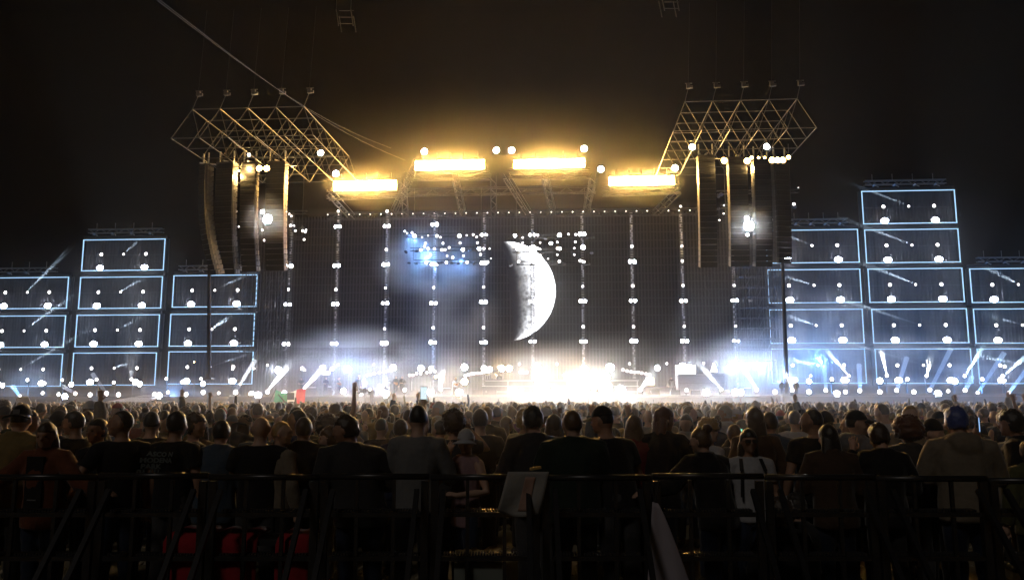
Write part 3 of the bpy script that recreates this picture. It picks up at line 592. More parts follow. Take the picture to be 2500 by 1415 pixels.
# ================================================================== FESTOON BULBS
def festoon(pts, v, lab):
    P = [at(x, y, v) for x, y in pts]; t = sthing('festoon', P[0], lab, 'string of lights')
    mb = MB()
    for a, b in zip(P, P[1:]): mb.tube(a - P[0] + Vector((0, 0, .16)), b - P[0] + Vector((0, 0, .16)), .02, n=4)
    mb.build('cord', BLACK, t); bulb = MB().ball((0, 0, 0), .15, 8, 6).mesh('bulb', True); cap = MB().tube((0, 0, .1), (0, 0, .2), .06, n=6).mesh('socket')
    for p in P: b = put('bulb', bulb, L_SMALL, t, p - P[0]); put('socket', cap, BLACK, b)
festoon([(897, 915), (905, 913), (914, 911), (926, 909), (938, 907), (948, 905), (958, 903)], -4, 'string of round bulbs above the left musicians')
festoon([(1136, 916), (1143, 914), (1150, 912), (1157, 911), (1166, 910), (1174, 910), (1182, 908), (1191, 907)], -4, 'string of round bulbs left of the amber stage lights')
festoon([(1000, 915), (1008, 915), (1017, 911), (1027, 911), (1042, 909), (1050, 908), (1062, 906)], -4, 'string of round bulbs behind the stage steps')
festoon([(1521, 902), (1531, 905), (1541, 907), (1550, 908), (1558, 908), (1567, 910), (1577, 912), (1586, 914)], -4, 'string of round bulbs right of the glaring stage centre')
festoon([(1270, 908), (1278, 909), (1286, 908)], -4, 'short string of three bulbs at stage centre')
# ================================================================== BAND GEAR
def lit_box(x, y, w, h, v, col, s, lab, name='monitor_screen', cat='screen'):
    p = at(x, y, v); m = mpp(x, v); t = sthing(name, (p.x, v, p.z), lab, cat)
    MB().box((0, .2, 0), (w * m + .1, .35, h * m + .1)).build('cabinet', BLACK, t); MB().box((0, 0, 0), (w * m, .05, h * m)).build('lit_face', emit('lit_face', col, s), t)
    if p.z - h * m / 2 > DZ + .05: MB().tube((0, .2, -h * m / 2), (0, .2, DZ - p.z), .06, n=6).build('stand', STEEL, t)
lit_box(796, 910, 15, 8, -4, (1, .85, .8), 4, 'small lit box on the left part of the stage')
lit_box(930, 942, 14, 9, -9, (1, .8, .72), 4, 'small lit box beside the camera crew')
lit_box(1588, 931, 17, 17, -7, (1, .78, .4), 6, 'warm square lamp box right of the glaring stage centre', 'lamp_box', 'lamp')
lit_box(1674, 905, 48, 28, -3, (1, 1, .97), 6, 'wide white lit panel behind the right riser', 'lamp_box', 'lamp')
lit_box(876, 925, 5, 22, -6, (.9, .93, 1), 1.5, 'slim lit column behind the left musicians', 'lamp_box', 'lamp')
t_ = at(1743, 897, -3); tt = sthing('light_cone', t_, 'small white lit tent shape on the right stage', 'lamp')
MB().tube((0, 0, -.5), (0, 0, .6), .45, .1, 6).build('shade', emit('shade_white', (1, .95, 1), 3), tt); MB().tube((0, 0, -.5), (0, 0, DZ - t_.z), .06).build('stand', STEEL, tt)
def amp(x, y, w, h, v, lab):
    p = at(x, y, v); m = mpp(x, v); t = sthing('amplifier', (p.x, v, DZ + .004), lab, 'amplifier')
    MB().box((0, .3, h * m / 2), (w * m, .6, h * m)).build('cabinet', BLACK, t); MB().box((0, -.02, h * m * .42), (w * m * .9, .03, h * m * .7)).build('grille', STEEL, t); MB().box((0, -.02, h * m * .9), (w * m * .9, .03, h * m * .12)).build('control_strip', ALU, t)
for i, (x, w, h, v, l_) in enumerate([(760, 26, 22, -5, 'dark speaker box at the left end of the stage'), (800, 20, 24, -4, 'tall dark amplifier behind the green shirted musician'), (905, 30, 18, -5, 'low dark amplifier under the bulb string'), (1085, 34, 20, -5, 'dark amplifier between two glaring floor lights'), (1190, 30, 26, -4, 'dark amplifier left of the stage steps'), (1640, 22, 26, -5, 'dark amplifier left of the lit white panel'), (1820, 30, 20, -5, 'dark amplifier near the right end of the stage')]): amp(x, 950, w, h, v, l_)
# drum kit on the middle riser
dp = at(1205, 925, -5); zt_ = dp.z; dk = sthing('drum_kit', (dp.x, -5, zt_ + .01), 'drum kit with cymbals on the middle riser', 'drum kit')
DR = surf('drum_shell', (.35, .3, .22), .3); SKIN_D = surf('drum_skin', (.7, .7, .68), .5)
MB().tube((0, 0, .35), (0, .5, .35), .33, n=16).build('bass_drum', DR, dk)
for x, z in ((-.3, .8), (.25, .8), (.75, .55), (-.75, .6)): h = MB().tube((x, .2, z - .18), (x, .25, z), .2, n=12).build('tom', DR, dk); MB().tube((x, .25, z + .004), (x, .25, z + .012), .2, n=12).build('drum_skin', SKIN_D, h); MB().tube((x, .22, 0), (x, .22, z - .18), .025).build('stand', ALU, h)
for x, z in ((-1, 1.25), (-.5, 1.45), (.6, 1.4), (1.1, 1.2)): h = MB().tube((x, .3, z), (x, .3, z + .03), .26, .1, 12).build('cymbal', surf('brass', (.7, .5, .2), .25, .9), dk); MB().tube((x, .3, 0), (x, .3, z), .02).build('stand', ALU, h)
# wedges along the front and microphone stands
wd = MB().add([(-.5, 0, 0), (.5, 0, 0), (.5, .8, 0), (-.5, .8, 0), (-.5, .25, .55), (.5, .25, .55), (.5, .8, .55), (-.5, .8, .55)], [(0, 3, 2, 1), (0, 1, 5, 4), (4, 5, 6, 7), (1, 2, 6, 5), (3, 0, 4, 7), (2, 3, 7, 6)]).mesh('cabinet')
wg = MB().box((0, 0, 0), (.8, .03, .45)).mesh('grille')
for i, x in enumerate((800, 865, 975, 1010, 1090, 1165, 1200, 1290, 1400, 1600, 1650, 1700, 1770)):
    p = at(x, 962, -12.4); t = sthing('wedge_monitor', (p.x, -12.4, DZ + .004), f'black wedge monitor on the stage edge, {ORD[i]} from the left', 'floor monitor', 'wedge monitors on the stage edge')
    put('cabinet', wd, BLACK, t); put('grille', wg, STEEL, t, (0, .09, .3), (R(-24), 0, 0))
for i, x in enumerate((830, 950, 1005, 1105, 1240, 1556)):
    p = at(x, 950, -10); t = sthing('microphone_stand', (p.x, -10, DZ + .004), f'thin microphone stand on the stage, {ORD[i]} from the left', 'microphone stand', 'microphone stands on the stage')
    MB().tube((0, 0, 0), (0, 0, 1.5), .03).build('pole', ALU, t); MB().tube((0, 0, 0), (0, 0, .04), .22, n=12).build('foot', BLACK, t); MB().tube((0, 0, 1.5), (.05, -.25, 1.62), .025).build('boom', ALU, t); MB().tube((.05, -.25, 1.62), (.06, -.36, 1.66), .05, .03).build('microphone', STEEL, t)
# ================================================================== SMOKE, WITH ADDED SMOKE FOR LAMP HALOS
SM = smoke_mat('stage_smoke', .12, 1.6, .38); SMD = smoke_mat('stage_smoke_dense', .3, 1.5, .36); SMG = smoke_mat('glare_halo', .0036, 1.2, .25, .5); SMH = smoke_mat('blinder_halo', .017, 1.2, .25, .5); SMH2 = smoke_mat('edge_halo', .045, 1.2, .2, .5); SMT = smoke_mat('thin_smoke', .035, 1.6, .42); SMS = smoke_mat('star_halo', .018, 1, 0, .4); SMR = smoke_mat('roof_halo', .0042, 1.0, .2, .4)  # glare, blinder, edge, star and roof mixes: added smoke for lamp bloom
WASH = .45
bx = MB().box((0, 0, 0), (2, 2, 2)).mesh('smoke')
def smoke(px, py, v, w, h, d, lab, mat=SM):
    p = at(px, py, v); o = put('smoke', bx, mat, None, ws(*p), (0, 0, SRZ), (w, d, h)); tag(o, lab, None, None, 'stuff'); return p
def wash(px, py, v, e, col, r=.2, name='bare_wash', lab=None, to=None, ang=40):
    """a bare light without fixture or lens, added to tint the smoke"""
    p = at(px, py, v); L = bpy.data.lights.new('bare_wash_light', 'SPOT' if to else 'POINT'); L.energy = e * WASH; L.color = col; L.shadow_soft_size = .2
    o = bpy.data.objects.new('bare_wash_light', L); COL.objects.link(o); o.location = ws(*p)
    if to: L.spot_size = R(ang); L.spot_blend = .7; d = ws(*at(to[0], to[1], to[2])) - o.location; o.rotation_euler = d.to_track_quat('-Z', 'Y').to_euler()
veil_o = MB().box((0, 40, 1.0), (170, 66, 2.8)).build('smoke', fog('crowd_veil', .0042, .7)); tag(veil_o, 'low smoke drifting over the heads of the crowd', None, None, 'stuff')  # added layer standing in for the pale veil over the crowd
cs = MB().box((0, -2.6, (zt - DZ) / 2), (cw + 2, 4.6, zt - DZ)).build('smoke', fog('curtain_halo', .007, .5)); cs.location = ws(cuc, VC - .3, DZ); cs.rotation_euler.z = SRZ; tag(cs, 'thin smoke in front of the tall curtain and its light towers', None, None, 'stuff')  # added so that the tower lamps get halos
smoke(653, 535, -19, 3.2, 3.2, 2.5, 'small bright smoke puff round the left star lamp', SMS)  # puffs added to imitate lens bloom of the star lamps
smoke(1828, 551, -19, 3.2, 3.2, 2.5, 'small bright smoke puff round the right star lamp', SMS)
smoke(1060, 640, -1.5, 9, 6, 2.2, 'blue lit smoke drifting under the left lamp pod', SMD)
wash(1008, 578, -2.3, 2200, (.16, .4, 1)); wash(1042, 632, -2.2, 3600, (.16, .42, 1)); wash(1125, 640, -2.2, 1500, (.16, .4, 1))
smoke(1110, 760, -3, 7, 7, 4, 'thin pale smoke rising left of the moon', SMT); wash(1060, 870, -5, 5000, (.25, .45, 1))
smoke(860, 875, -4, 13, 5, 5, 'blue grey smoke over the left musicians', SM); wash(850, 905, -6, 5000, (.15, .35, 1)); wash(880, 935, -8, 4000, (.3, .5, 1))
smoke(1860, 890, -4, 9, 6, 5, 'blue smoke at the right end of the stage', SM); wash(1853, 900, -7, 9000, (.15, .4, 1)); wash(1900, 930, -8, 7000, (.15, .4, 1))
smoke(1470, 930, -14, 12, 6, 5, 'thick bright smoke round the glaring stage centre', SMG)  # this and the next four: smoke added to imitate lamp glare
smoke(1320, 925, -13, 9, 5, 4, 'bright smoke round the blinders under the moon', SMH)
smoke(1100, 925, -13, 8, 4.5, 4, 'bright smoke round the blinders left of the moon', SMH)
smoke(780, 930, -13, 14, 4, 4, 'pale smoke round the lamps at the left stage edge', SMH2)
smoke(1740, 930, -13, 10, 4, 4, 'bright smoke round the right stage blinders', SMH)
smoke(1235, 410, -9, 34, 12, 7, 'amber lit smoke hanging round the roof flood banks', SMR)  # added volume that spreads the amber halo
smoke(2200, 890, -3, 26, 5, 5, 'blue lit smoke in front of the right panels', SM); 
for x, e in ((1990, 3500), (2110, 3500), (2240, 4500), (2380, 5500), (2480, 4500)): wash(x, 950, -8, e * 1.1, (.12, .38, 1))
smoke(70, 935, -4, 6, 3, 3, 'small blue smoke cloud at the far left', SM); wash(40, 955, -7, 4000, (.12, .45, 1))
smoke(440, 950, -6, 8, 2, 3, 'low blue smoke below the third panel column on the left', SM); wash(420, 963, -8, 4000, (.12, .4, 1))
SMF = smoke_mat('flood_halo', .011, 1.0, .15, .6); SMW = smoke_mat('wing_halo', .014, 1.4, .12, .5)  # smoke added for halos round the flood banks and panel lamps
for x, y, l_ in ((890, 452, 'lower left'), (1098, 402, 'upper left'), (1341, 399, 'upper right'), (1567, 441, 'lower right')): smoke(x, y, VR - 1, 7.5, 3.4, 3, f'amber glowing smoke round the {l_} flood bank', SMF)
smoke(2230, 700, -2.5, 34, 17, 3.5, 'thin smoke before the right panel wall', SMW)
smoke(270, 770, -2.5, 32, 15, 3.5, 'thin smoke before the left panel wall', SMW)
smoke(2000, 800, -3, 8, 6, 4, 'faint smoke in front of the first right panel column', SM); wash(2005, 880, -5, 4000, (.15, .4, 1))
# ================================================================== RAMP CANOPY, FLAG, PAPER, CABLES
a = at(150, 985, -14); b = at(365, 983, -14); rp = sthing('canopy', (a.x, -14, 0), 'flat grey white canopy roof low in front of the left wing', 'canopy')
GW = surf('canopy_cloth', (.5, .5, .52), .7)
w = b.x - a.x; z0 = a.z
MB().box((w * .5, .5, z0 + .12), (w * 1.05, 3, .1)).build('roof_edge', GW, rp)
q = at(340, 963, -12) - Vector((a.x, -14, 0))
MB().add([(w * .45, 1, z0 + .25), (w * .93, 1, z0 + .25), (w * 1.0, 4, q.z), (w * .72, 4, q.z)], [(0, 1, 2, 3)]).add([(w * .45, 1, z0 + .2), (w * .93, 1, z0 + .2), (w * 1.0, 4, q.z - .05), (w * .72, 4, q.z - .05)], [(3, 2, 1, 0)]).build('sloped_roof', GW, rp)
for x in (.1, .5, .95): MB().tube((w * x, .5, 0), (w * x, .5, z0 + .08), .05).build('post', STEEL, rp)
# flag: green, white, red on a pole held up in the crowd
Yf = 58.0
def fl(px, py): return atY(px, py, Yf)
f0 = fl(663, 1000); fg = empty('flag', (f0.x, Yf, 0), 0, 'large green white and red flag waved above the crowd, DEL written on it', 'flag')
pts = lambda s, t_: (lambda top, bot: top.lerp(bot, t_))(fl(673 + 72 * s, 951 + 6 * math.sin(s * 5) + 4 * s), fl(663 + 80 * s, 999 + 3 * s))
def fstrip(s0, s1, name, col):
    mb = MB(); n_ = 8; m_ = 8
    for i in range(n_ + 1):
        for j in range(m_ + 1):
            s = s0 + (s1 - s0) * i / n_; p = pts(s, j / m_) - Vector((f0.x, Yf, 0)); p.y += .12 * math.sin(s * 14 + j * .4); mb.v.append(tuple(p))
    mb.f = [(i * (m_ + 1) + j, (i + 1) * (m_ + 1) + j, (i + 1) * (m_ + 1) + j + 1, i * (m_ + 1) + j + 1) for i in range(n_) for j in range(m_)]
    m = surf('flag_' + name, col, .8, var=.1); b_ = m.node_tree.nodes['Principled BSDF']; b_.inputs['Transmission Weight'].default_value = 0
    # thin cloth: light from the stage comes through
    nt = m.node_tree; tr = nt.nodes.new('ShaderNodeBsdfTranslucent'); tr.inputs[0].default_value = (*col, 1); ms = nt.nodes.new('ShaderNodeMixShader'); ms.inputs[0].default_value = .5
    out = [x for x in nt.nodes if x.type == 'OUTPUT_MATERIAL'][0]; nt.links.new(b_.outputs[0], ms.inputs[1]); nt.links.new(tr.outputs[0], ms.inputs[2]); nt.links.new(ms.outputs[0], out.inputs[0])
    mb.build(name, m, fg, True)
fstrip(0, .42, 'green_band', (.02, .3, .14)); fstrip(.42, .72, 'white_band', (.75, .75, .7)); fstrip(.72, 1, 'red_band', (.7, .03, .04))
pt = fl(674, 948) - Vector((f0.x, Yf, 0)); MB().tube((-.4, .03, 1.2), pt, .035, n=6).build('pole', BLACK, fg)
TX = bpy.data.scenes.new('lettering_workshop')
def deps(sc):
    with bpy.context.temp_override(scene=sc, view_layer=sc.view_layers[0]): return bpy.context.evaluated_depsgraph_get()
def text_mesh(s, size, name, bold=.0):
    c = bpy.data.curves.new(name, 'FONT'); c.body = s; c.size = size; c.offset = bold; c.align_x = 'CENTER'; c.align_y = 'CENTER'; c.resolution_u = 2
    o = bpy.data.objects.new(name, c); TX.collection.objects.link(o); dg = deps(TX); me = bpy.data.meshes.new_from_object(o.evaluated_get(dg)); bpy.data.objects.remove(o); me.materials.clear(); me.name = name; return me
INK = surf('ink', (.01, .01, .01), .8, var=0)
c_ = pts(.56, .72) - Vector((f0.x, Yf, 0)); put('lettering', text_mesh('DEL', .62, 'lettering', .02), INK, fg, (c_.x, c_.y - .25, c_.z), (R(90), R(3), 0))
c_ = pts(.56, .25) - Vector((f0.x, Yf, 0)); MB().box((c_.x, c_.y - .25, c_.z), (.5, .02, .5)).build('printed_square', INK, fg)
c_ = pts(.3, .5) - Vector((f0.x, Yf, 0)); MB().bar((c_.x - .3, c_.y - .25, c_.z + .5), (c_.x + .5, c_.y - .25, c_.z - .35), .03, .08).build('printed_line', INK, fg)
p = atY(57, 977, 30); pb = empty('paper_sheet', p, 0, 'white paper sheet held up in the crowd at the far left', 'paper sheet')
m = 30 / F; MB().add([(-17 * m, 0, 9 * m), (10 * m, .02, 9 * m), (18 * m, .05, -8 * m), (-17 * m, 0, -9 * m), (-17 * m, .02, 9 * m), (10 * m, .04, 9 * m), (18 * m, .07, -8 * m), (-17 * m, .02, -9 * m)], [(0, 3, 2, 1), (4, 5, 6, 7), (0, 1, 5, 4), (2, 3, 7, 6), (1, 2, 6, 5), (3, 0, 4, 7)]).build('sheet', surf('paper', (.75, .72, .7), .7, var=.05), pb)
WIRE = surf('dull_wire', (.13, .125, .12), .5, 0, var=0)
for i, (a_, b_) in enumerate((((378, -3), (955, 362)), ((386, -3), (990, 392)))):
    p = atY(*a_, 46); q = ws(*at(*b_, VR)); c = empty('cable', p, 0, f'long thin cable running up from the stage roof, {["upper", "lower"][i]} of the pair', 'cable')
    mb = MB(); n_ = 14; prev = None
    for k in range(n_ + 1):
        s = k / n_; x = p.lerp(q, s) - p; x.z -= 1.2 * math.sin(math.pi * s)
        if prev is not None: mb.tube(prev, x, .007, n=5)
        prev = x
    ext = (p - q).normalized() * 30; mb.tube((0, 0, 0), ext, .007, n=5); mb.build('wire', WIRE, c)
for i, (x, y, lab) in enumerate(((845, 45, 'small hanging truss piece high in the dark sky on the left'), (1640, 8, 'small hanging truss piece at the top edge of the photo'))):
    p = atY(x, y, 66); t = empty('hanging_truss', p, 0, lab, 'truss')
    w = 38 * 66 / F
    for sx in (-.5, .5):
        for sy in (0, 1.2): MB().tube((sx * w, sy, -.7), (sx * w - .25, sy, .8), .045).build('chord', RIG, t)
    for z in (-.5, .1, .7): MB().tube((-w / 2, 0, z), (w / 2, 0, z), .02).build('rung', STEEL, t)
    for sx in (-.5, .5): MB().tube((sx * w - .25, 0, .8), (sx * w, 0, 12), .015, n=4).build('wire', STEEL, t)
# ================================================================== PEOPLE
TMP = bpy.data.scenes.new('workshop')
def remesh(mb, name, voxel, dec, smooth=4, amp=0, freq=7, seed=0):
    """fuse overlapping limbs into one continuous skin, smooth it and thin it out"""
    me = mb.mesh(name); o = bpy.data.objects.new(name, me); TMP.collection.objects.link(o)
    m = o.modifiers.new('r', 'REMESH'); m.mode = 'VOXEL'; m.voxel_size = voxel
    m = o.modifiers.new('s', 'SMOOTH'); m.iterations = smooth; m.factor = .5
    m = o.modifiers.new('d', 'DECIMATE'); m.ratio = dec
    dg = deps(TMP)
    r = bpy.data.meshes.new_from_object(o.evaluated_get(dg)); bpy.data.objects.remove(o); bpy.data.meshes.remove(me)
    r.name = name; r.materials.clear()
    if amp:
        for v in r.vertices:
            p = v.co; q = Vector((p.x * freq, p.y * freq, p.z * freq * .6 + seed)); v.co = p + v.normal * noise.noise(q) * amp + v.normal * abs(noise.noise(q * 2.3)) * amp * .6
    r.polygons.foreach_set('use_smooth', [True] * len(r.polygons)); r.update(); return r
HEADC = Vector((0, .02, 1.64)); PIV = Vector((0, .0, 1.52))
# arms: (elbow, wrist, finger direction) for the right side (+x); left mirrored from its own entry
V = Vector
ARM = {
 'down': (V((.27, -.03, 1.13)), V((.29, .04, .88)), V((0, .05, -1))),
 'fold': (V((.29, .0, 1.14)), V((.12, .27, 1.12)), V((-1, .25, .05))),
 'rail': (V((.27, .06, 1.14)), V((.24, .3, 1.08)), V((-.3, 1, -.1))),
 'phone': (V((.27, .18, 1.25)), V((.16, .32, 1.48)), V((-.15, .25, 1))),
 'up': (V((.3, .06, 1.66)), V((.26, .1, 1.92)), V((0, .1, 1))),
 'face': (V((.25, .2, 1.2)), V((.1, .17, 1.5)), V((-.35, -.1, 1))),
 'hip': (V((.36, -.1, 1.15)), V((.2, .02, .98)), V((-.6, .4, -.6))),
 'side': (V((.42, .08, 1.2)), V((.68, .14, 1.14)), V((1, .2, -.2))),
 'ear': (V((.33, .08, 1.38)), V((.14, .08, 1.58)), V((-.5, .1, .8))),
}
SITLEG = lambda s: [(.085 * s, 0, .93), (.12 * s, .24, 1.1), (.13 * s, .42, 1.19), (.13 * s, .55, 1.0), (.12 * s, .66, .84)]
def pose(r, l, yaw=0, nod=0, lean=0, side=0, wide=1.0): return dict(r=r, l=l, yaw=yaw, nod=nod, lean=lean, side=side, wide=wide)
POSES = {
 'stand': pose('down', 'down'), 'fold': pose('fold', 'fold'), 'foldL': pose('fold', 'down', 50), 'foldR': pose('down', 'fold', -55),
 'turnL': pose('down', 'hip', 75), 'turnR': pose('hip', 'down', -75), 'nod': pose('fold', 'phone', 10, 18), 'phone': pose('phone', 'fold', 0, 4),
 'film': pose('up', 'fold', 0, -4), 'cheer': pose('up', 'up', 0, -5), 'rail': pose('rail', 'rail', 15, 6, .1), 'railL': pose('rail', 'side', 30, 8, .2, -.1),
 'railR': pose('side', 'rail', -60, 8, .16, .08), 'leanL': pose('rail', 'fold', 70, 10, .14, -.16), 'sit': pose('fold', 'fold', 20, 6), 'face': pose('face', 'fold', 35, 8), 'spread': pose('side', 'side', 15, 6, .05), 'ear': pose('ear', 'fold', 40, 4),
}
def warp(P):
    def f(p):
        z = max(0, p.z - .95); return Vector((p.x + P['side'] * z, p.y + P['lean'] * z + .0, p.z - .12 * (P['lean'] ** 2 + P['side'] ** 2) * z * 4))
    return f
def head_rot(P): return Matrix.Rotation(R(P['yaw']), 3, 'Z') @ Matrix.Rotation(R(-P['nod']), 3, 'X')
def head_place(P):
    """position and rotation of things worn on the head"""
    f = warp(P); piv = f(PIV); rot = head_rot(P); return piv + rot @ (HEADC - PIV), rot.to_euler()
def arm_pts(P, s):
    e, w, d = ARM[P['r' if s > 0 else 'l']]; m = lambda q: Vector((q.x * s, q.y, q.z)); return Vector((.174 * s * P['wide'], -.005, 1.415)), m(e), m(w), m(d).normalized()
def body_mesh(P, name='body'):
    f = warp(P); mb = MB()
    mb.rings([(0, 0, .84, .13, .1), (0, 0, .9, .16, .115), (0, 0, .97, .165, .118), (0, .0, 1.07, .145, .105), (0, .005, 1.17, .145, .108), (0, .0, 1.28, .163, .118), (0, -.005, 1.37, .165, .112), (0, -.01, 1.43, .14, .085), (0, -.012, 1.475, .085, .07), (0, -.01, 1.5, .06, .06)], 18)
    for s in (-1, 1):
        mb.chain(SITLEG(s) if P is POSES['sit'] else [(.085 * s, 0, .93), (.09 * s, .02, .72), (.098 * s, .015, .5), (.1 * s, -.015, .32), (.105 * s, -.01, .09)], [.085, .078, .055, .055, .038], 10)
        fy, fz = (.67, .76) if P is POSES['sit'] else (0, 0)
        mb.chain([(.105 * s, fy - .05, fz + .05), (.11 * s, fy + .04, fz + .05), (.118 * s, fy + .15, fz + .03)], [.038, .042, .03], 8)
        sh, e, w, d = arm_pts(P, s)
        mb.chain([sh, sh.lerp(e, .5), e, e.lerp(w, .35), w], [.056, .048, .039, .041, .027], 9)
        side = d.cross(Vector((0, 0, 1)) if abs(d.z) < .8 else Vector((0, 1, 0))).normalized(); nrm = side.cross(d)
        palm = w + d * .05; mb.chain([w, palm, palm + d * .035], [.027, .034, .034], 8)
        for k, (o_, ln) in enumerate(((-.033, .07), (-.011, .08), (.011, .075), (.033, .058))):
            a = palm + d * .03 + side * o_; q = a + d * ln * .55 + side * o_ * .25; mb.chain([a, q, q + (d * .8 - nrm * .5).normalized() * ln * .5], [.0095, .009, .0075], 6)
        a = w + d * .025 - side * .025; mb.chain([a, a + (d * .6 - side * .8).normalized() * .045, a + (d * .9 - side * .5).normalized() * .075], [.013, .011, .009], 6)
    mb.v = [tuple(f(Vector(p))) for p in mb.v]
    h = MB(); c = HEADC
    h.ball(c, (.076, .096, .113), 16, 12).ball(c + V((0, .03, -.055)), (.056, .062, .062), 12, 8).ball(c + V((0, .09, .028)), (.045, .012, .012), 8, 6)
    h.chain([c + V((0, .088, .02)), c + V((0, .106, -.02))], [.009, .014], 6).ball(c + V((0, .093, -.052)), (.024, .01, .008), 8, 6).ball(c + V((0, .078, -.09)), (.02, .018, .016), 8, 6)
    for s in (-1, 1): h.ball(c + V((.078 * s, -.005, -.005)), (.012, .022, .034), 8, 6).ball(c + V((.045 * s, .062, -.03)), (.022, .02, .02), 8, 6)
    h.chain([V((0, -.012, 1.46)), V((0, 0, 1.52)), V((0, .005, 1.6))], [.066, .056, .056], 10)
    rot = head_rot(P); piv = f(PIV); h.v = [tuple(piv + rot @ (Vector(p) - PIV)) if p[2] > 1.5 else tuple(f(Vector(p))) for p in h.v]
    mb.add(h.v, h.f)
    return remesh(mb, name, .0095, .16, 3)
def top_mesh(P, kind):
    f = warp(P); mb = MB(); j = {'tee': .016, 'shirt': .024, 'jacket': .042, 'hoodie': .046, 'tank': .012, 'puffer': .055}[kind]
    w = P['wide']; hem = .84 if kind in ('tee', 'shirt') else .78
    mb.rings([(0, 0, hem, .165 * w + j, .12 + j), (0, 0, hem + .06, .168 * w + j, .122 + j), (0, 0, 1.07, .153 * w + j, .112 + j), (0, .0, 1.18, .156 * w + j, .115 + j), (0, 0, 1.29, .174 * w + j, .12 + j), (0, -.005, 1.38, .166 * w + j * .8, .112 + j * .9), (0, -.01, 1.44, .145 * w + j * .6, .085 + j * .7), (0, -.012, 1.485, .082 + j * .5, .07 + j * .5)], 20)
    if kind in ('jacket', 'hoodie', 'puffer'): mb.rings([(0, -.012, 1.46, .095 + j * .4, .085 + j * .4), (0, -.008, 1.53, .07 + j * .45, .072 + j * .45)], 16)
    if kind == 'hoodie': mb.ball((0, -.13, 1.45), (.12, .06, .1), 12, 8).ball((0, -.1, 1.49), (.13, .07, .06), 12, 8)
    for s in (-1, 1):
        sh, e, wr, d = arm_pts(P, s)
        if kind == 'tank': mb.chain([Vector((.1 * s, 0, 1.46)), sh], [.05, .058], 8); continue
        if kind == 'tee': mb.chain([Vector((.1 * s, -.005, 1.42)), sh, sh.lerp(e, .62)], [.06 + j, .06 + j, .058 + j], 10, cap=False)
        else: mb.chain([Vector((.1 * s, -.005, 1.42)), sh, sh.lerp(e, .5), e, e.lerp(wr, .5), e.lerp(wr, .97)], [.06 + j * .8, .06 + j, .053 + j * .9, .048 + j * .8, .044 + j * .75, .036 + j * .55], 10, cap=False)
    mb.v = [tuple(f(Vector(p))) for p in mb.v]
    return remesh(mb, 'top', .017, .5, 2, .016 if kind != 'tee' else .011, 9, sum(map(ord, kind)))
def legs_mesh(P):
    f = warp(P); mb = MB()
    mb.rings([(0, 0, .8, .13, .11), (0, 0, .88, .17, .128), (0, 0, .96, .176, .13), (0, 0, 1.03, .165, .122)], 16)
    for s in (-1, 1): mb.chain(SITLEG(s) if P is POSES['sit'] else [(.088 * s, 0, .9), (.093 * s, .02, .7), (.1 * s, .012, .48), (.103 * s, -.012, .3), (.107 * s, -.012, .09)], [.1, .095, .078, .07, .062], 10, cap=False)
    mb.v = [tuple(f(Vector(p))) for p in mb.v]
    return remesh(mb, 'trousers', .018, .5, 2, .01, 8, 3)
def hair_mesh(kind):
    mb = MB(); sd = sum(map(ord, kind))
    def capw(grow, low, fr):
        def w(p, q):
            n_ = noise.noise(q * fr + Vector((sd, 0, 0))) + .5 * noise.noise(q * fr * 2.7)
            p = p * (1 + grow * n_)
            if q.y > .25 and p.z < .045 + low: p = p * .8         # hidden inside the face
            elif p.z < -.075 + low: p = p * .86
            return p
        return w
    O = V((0, -.014, .014))
    if kind == 'short': mb.ball(O, (.086, .106, .118), 28, 20, capw(.05, 0, 4))
    elif kind == 'crop': mb.ball(O, (.08, .1, .112), 22, 16, capw(.02, .02, 5))
    elif kind == 'messy': mb.ball(O, (.098, .116, .13), 34, 24, capw(.16, -.01, 4.5))
    elif kind == 'curly': mb.ball(O, (.118, .13, .138), 40, 28, capw(.22, -.03, 5))
    elif kind == 'afro': mb.ball(O + V((0, -.01, .02)), (.15, .155, .15), 44, 32, capw(.2, -.04, 6))
    elif kind in ('long', 'ponytail', 'bun'):
        mb.ball(O, (.09, .11, .12), 30, 20, capw(.06, -.01, 3.5))
        if kind == 'long':
            b = MB(); b.rings([(0, -.03, .06, .08, .07), (0, -.045, -.04, .1, .07), (0, -.055, -.14, .108, .06), (0, -.07, -.24, .11, .05), (0, -.08, -.33, .09, .035), (0, -.085, -.37, .05, .02)], 22)
            b.v = [tuple(Vector(p) * (1 + .12 * noise.noise(Vector((p[0] * 22, p[1] * 22, p[2] * 5))))) for p in b.v]; mb.add(b.v, b.f)
        if kind == 'ponytail': mb.chain([(0, -.11, .04), (0, -.16, .03), (0, -.18, -.06), (0, -.16, -.2)], [.03, .035, .035, .015], 8)
        if kind == 'bun': mb.ball((0, -.09, .11), (.055, .055, .05), 16, 12, capw(.15, -1, 6))
    me = mb.mesh('hair', True); return me
def cap_mesh(kind):
    mb = MB(); up = 1 if kind != 'cap_back' else -1
    def w(p, q):
        if p.z < .03: p = Vector((p.x * .98, p.y * .98, .03 + p.z * .05))
        return p
    if kind == 'beanie': mb.ball((0, -.01, .01), (.094, .112, .15), 22, 16, w)
    else:
        mb.ball((0, -.008, .012), (.089, .108, .122), 22, 16, w)
        b = MB()
        for i in range(7):
            a = -1.0 + 2.0 * i / 6
            for r_ in (.095, .175): b.v += [(math.sin(a) * r_ * .82, up * (math.cos(a) * r_ + .008), .036 - .02 * (r_ > .1) - .02 * a * a), (math.sin(a) * r_ * .82, up * (math.cos(a) * r_ + .008), .044 - .02 * (r_ > .1) - .02 * a * a)]
        for i in range(6):
            k = 4 * i; b.f += [(k, k + 4, k + 6, k + 2), (k + 1, k + 3, k + 7, k + 5), (k + 2, k + 6, k + 7, k + 3)]
        mb.add(b.v, b.f)
    return mb.mesh('cap', True)
_c = {}
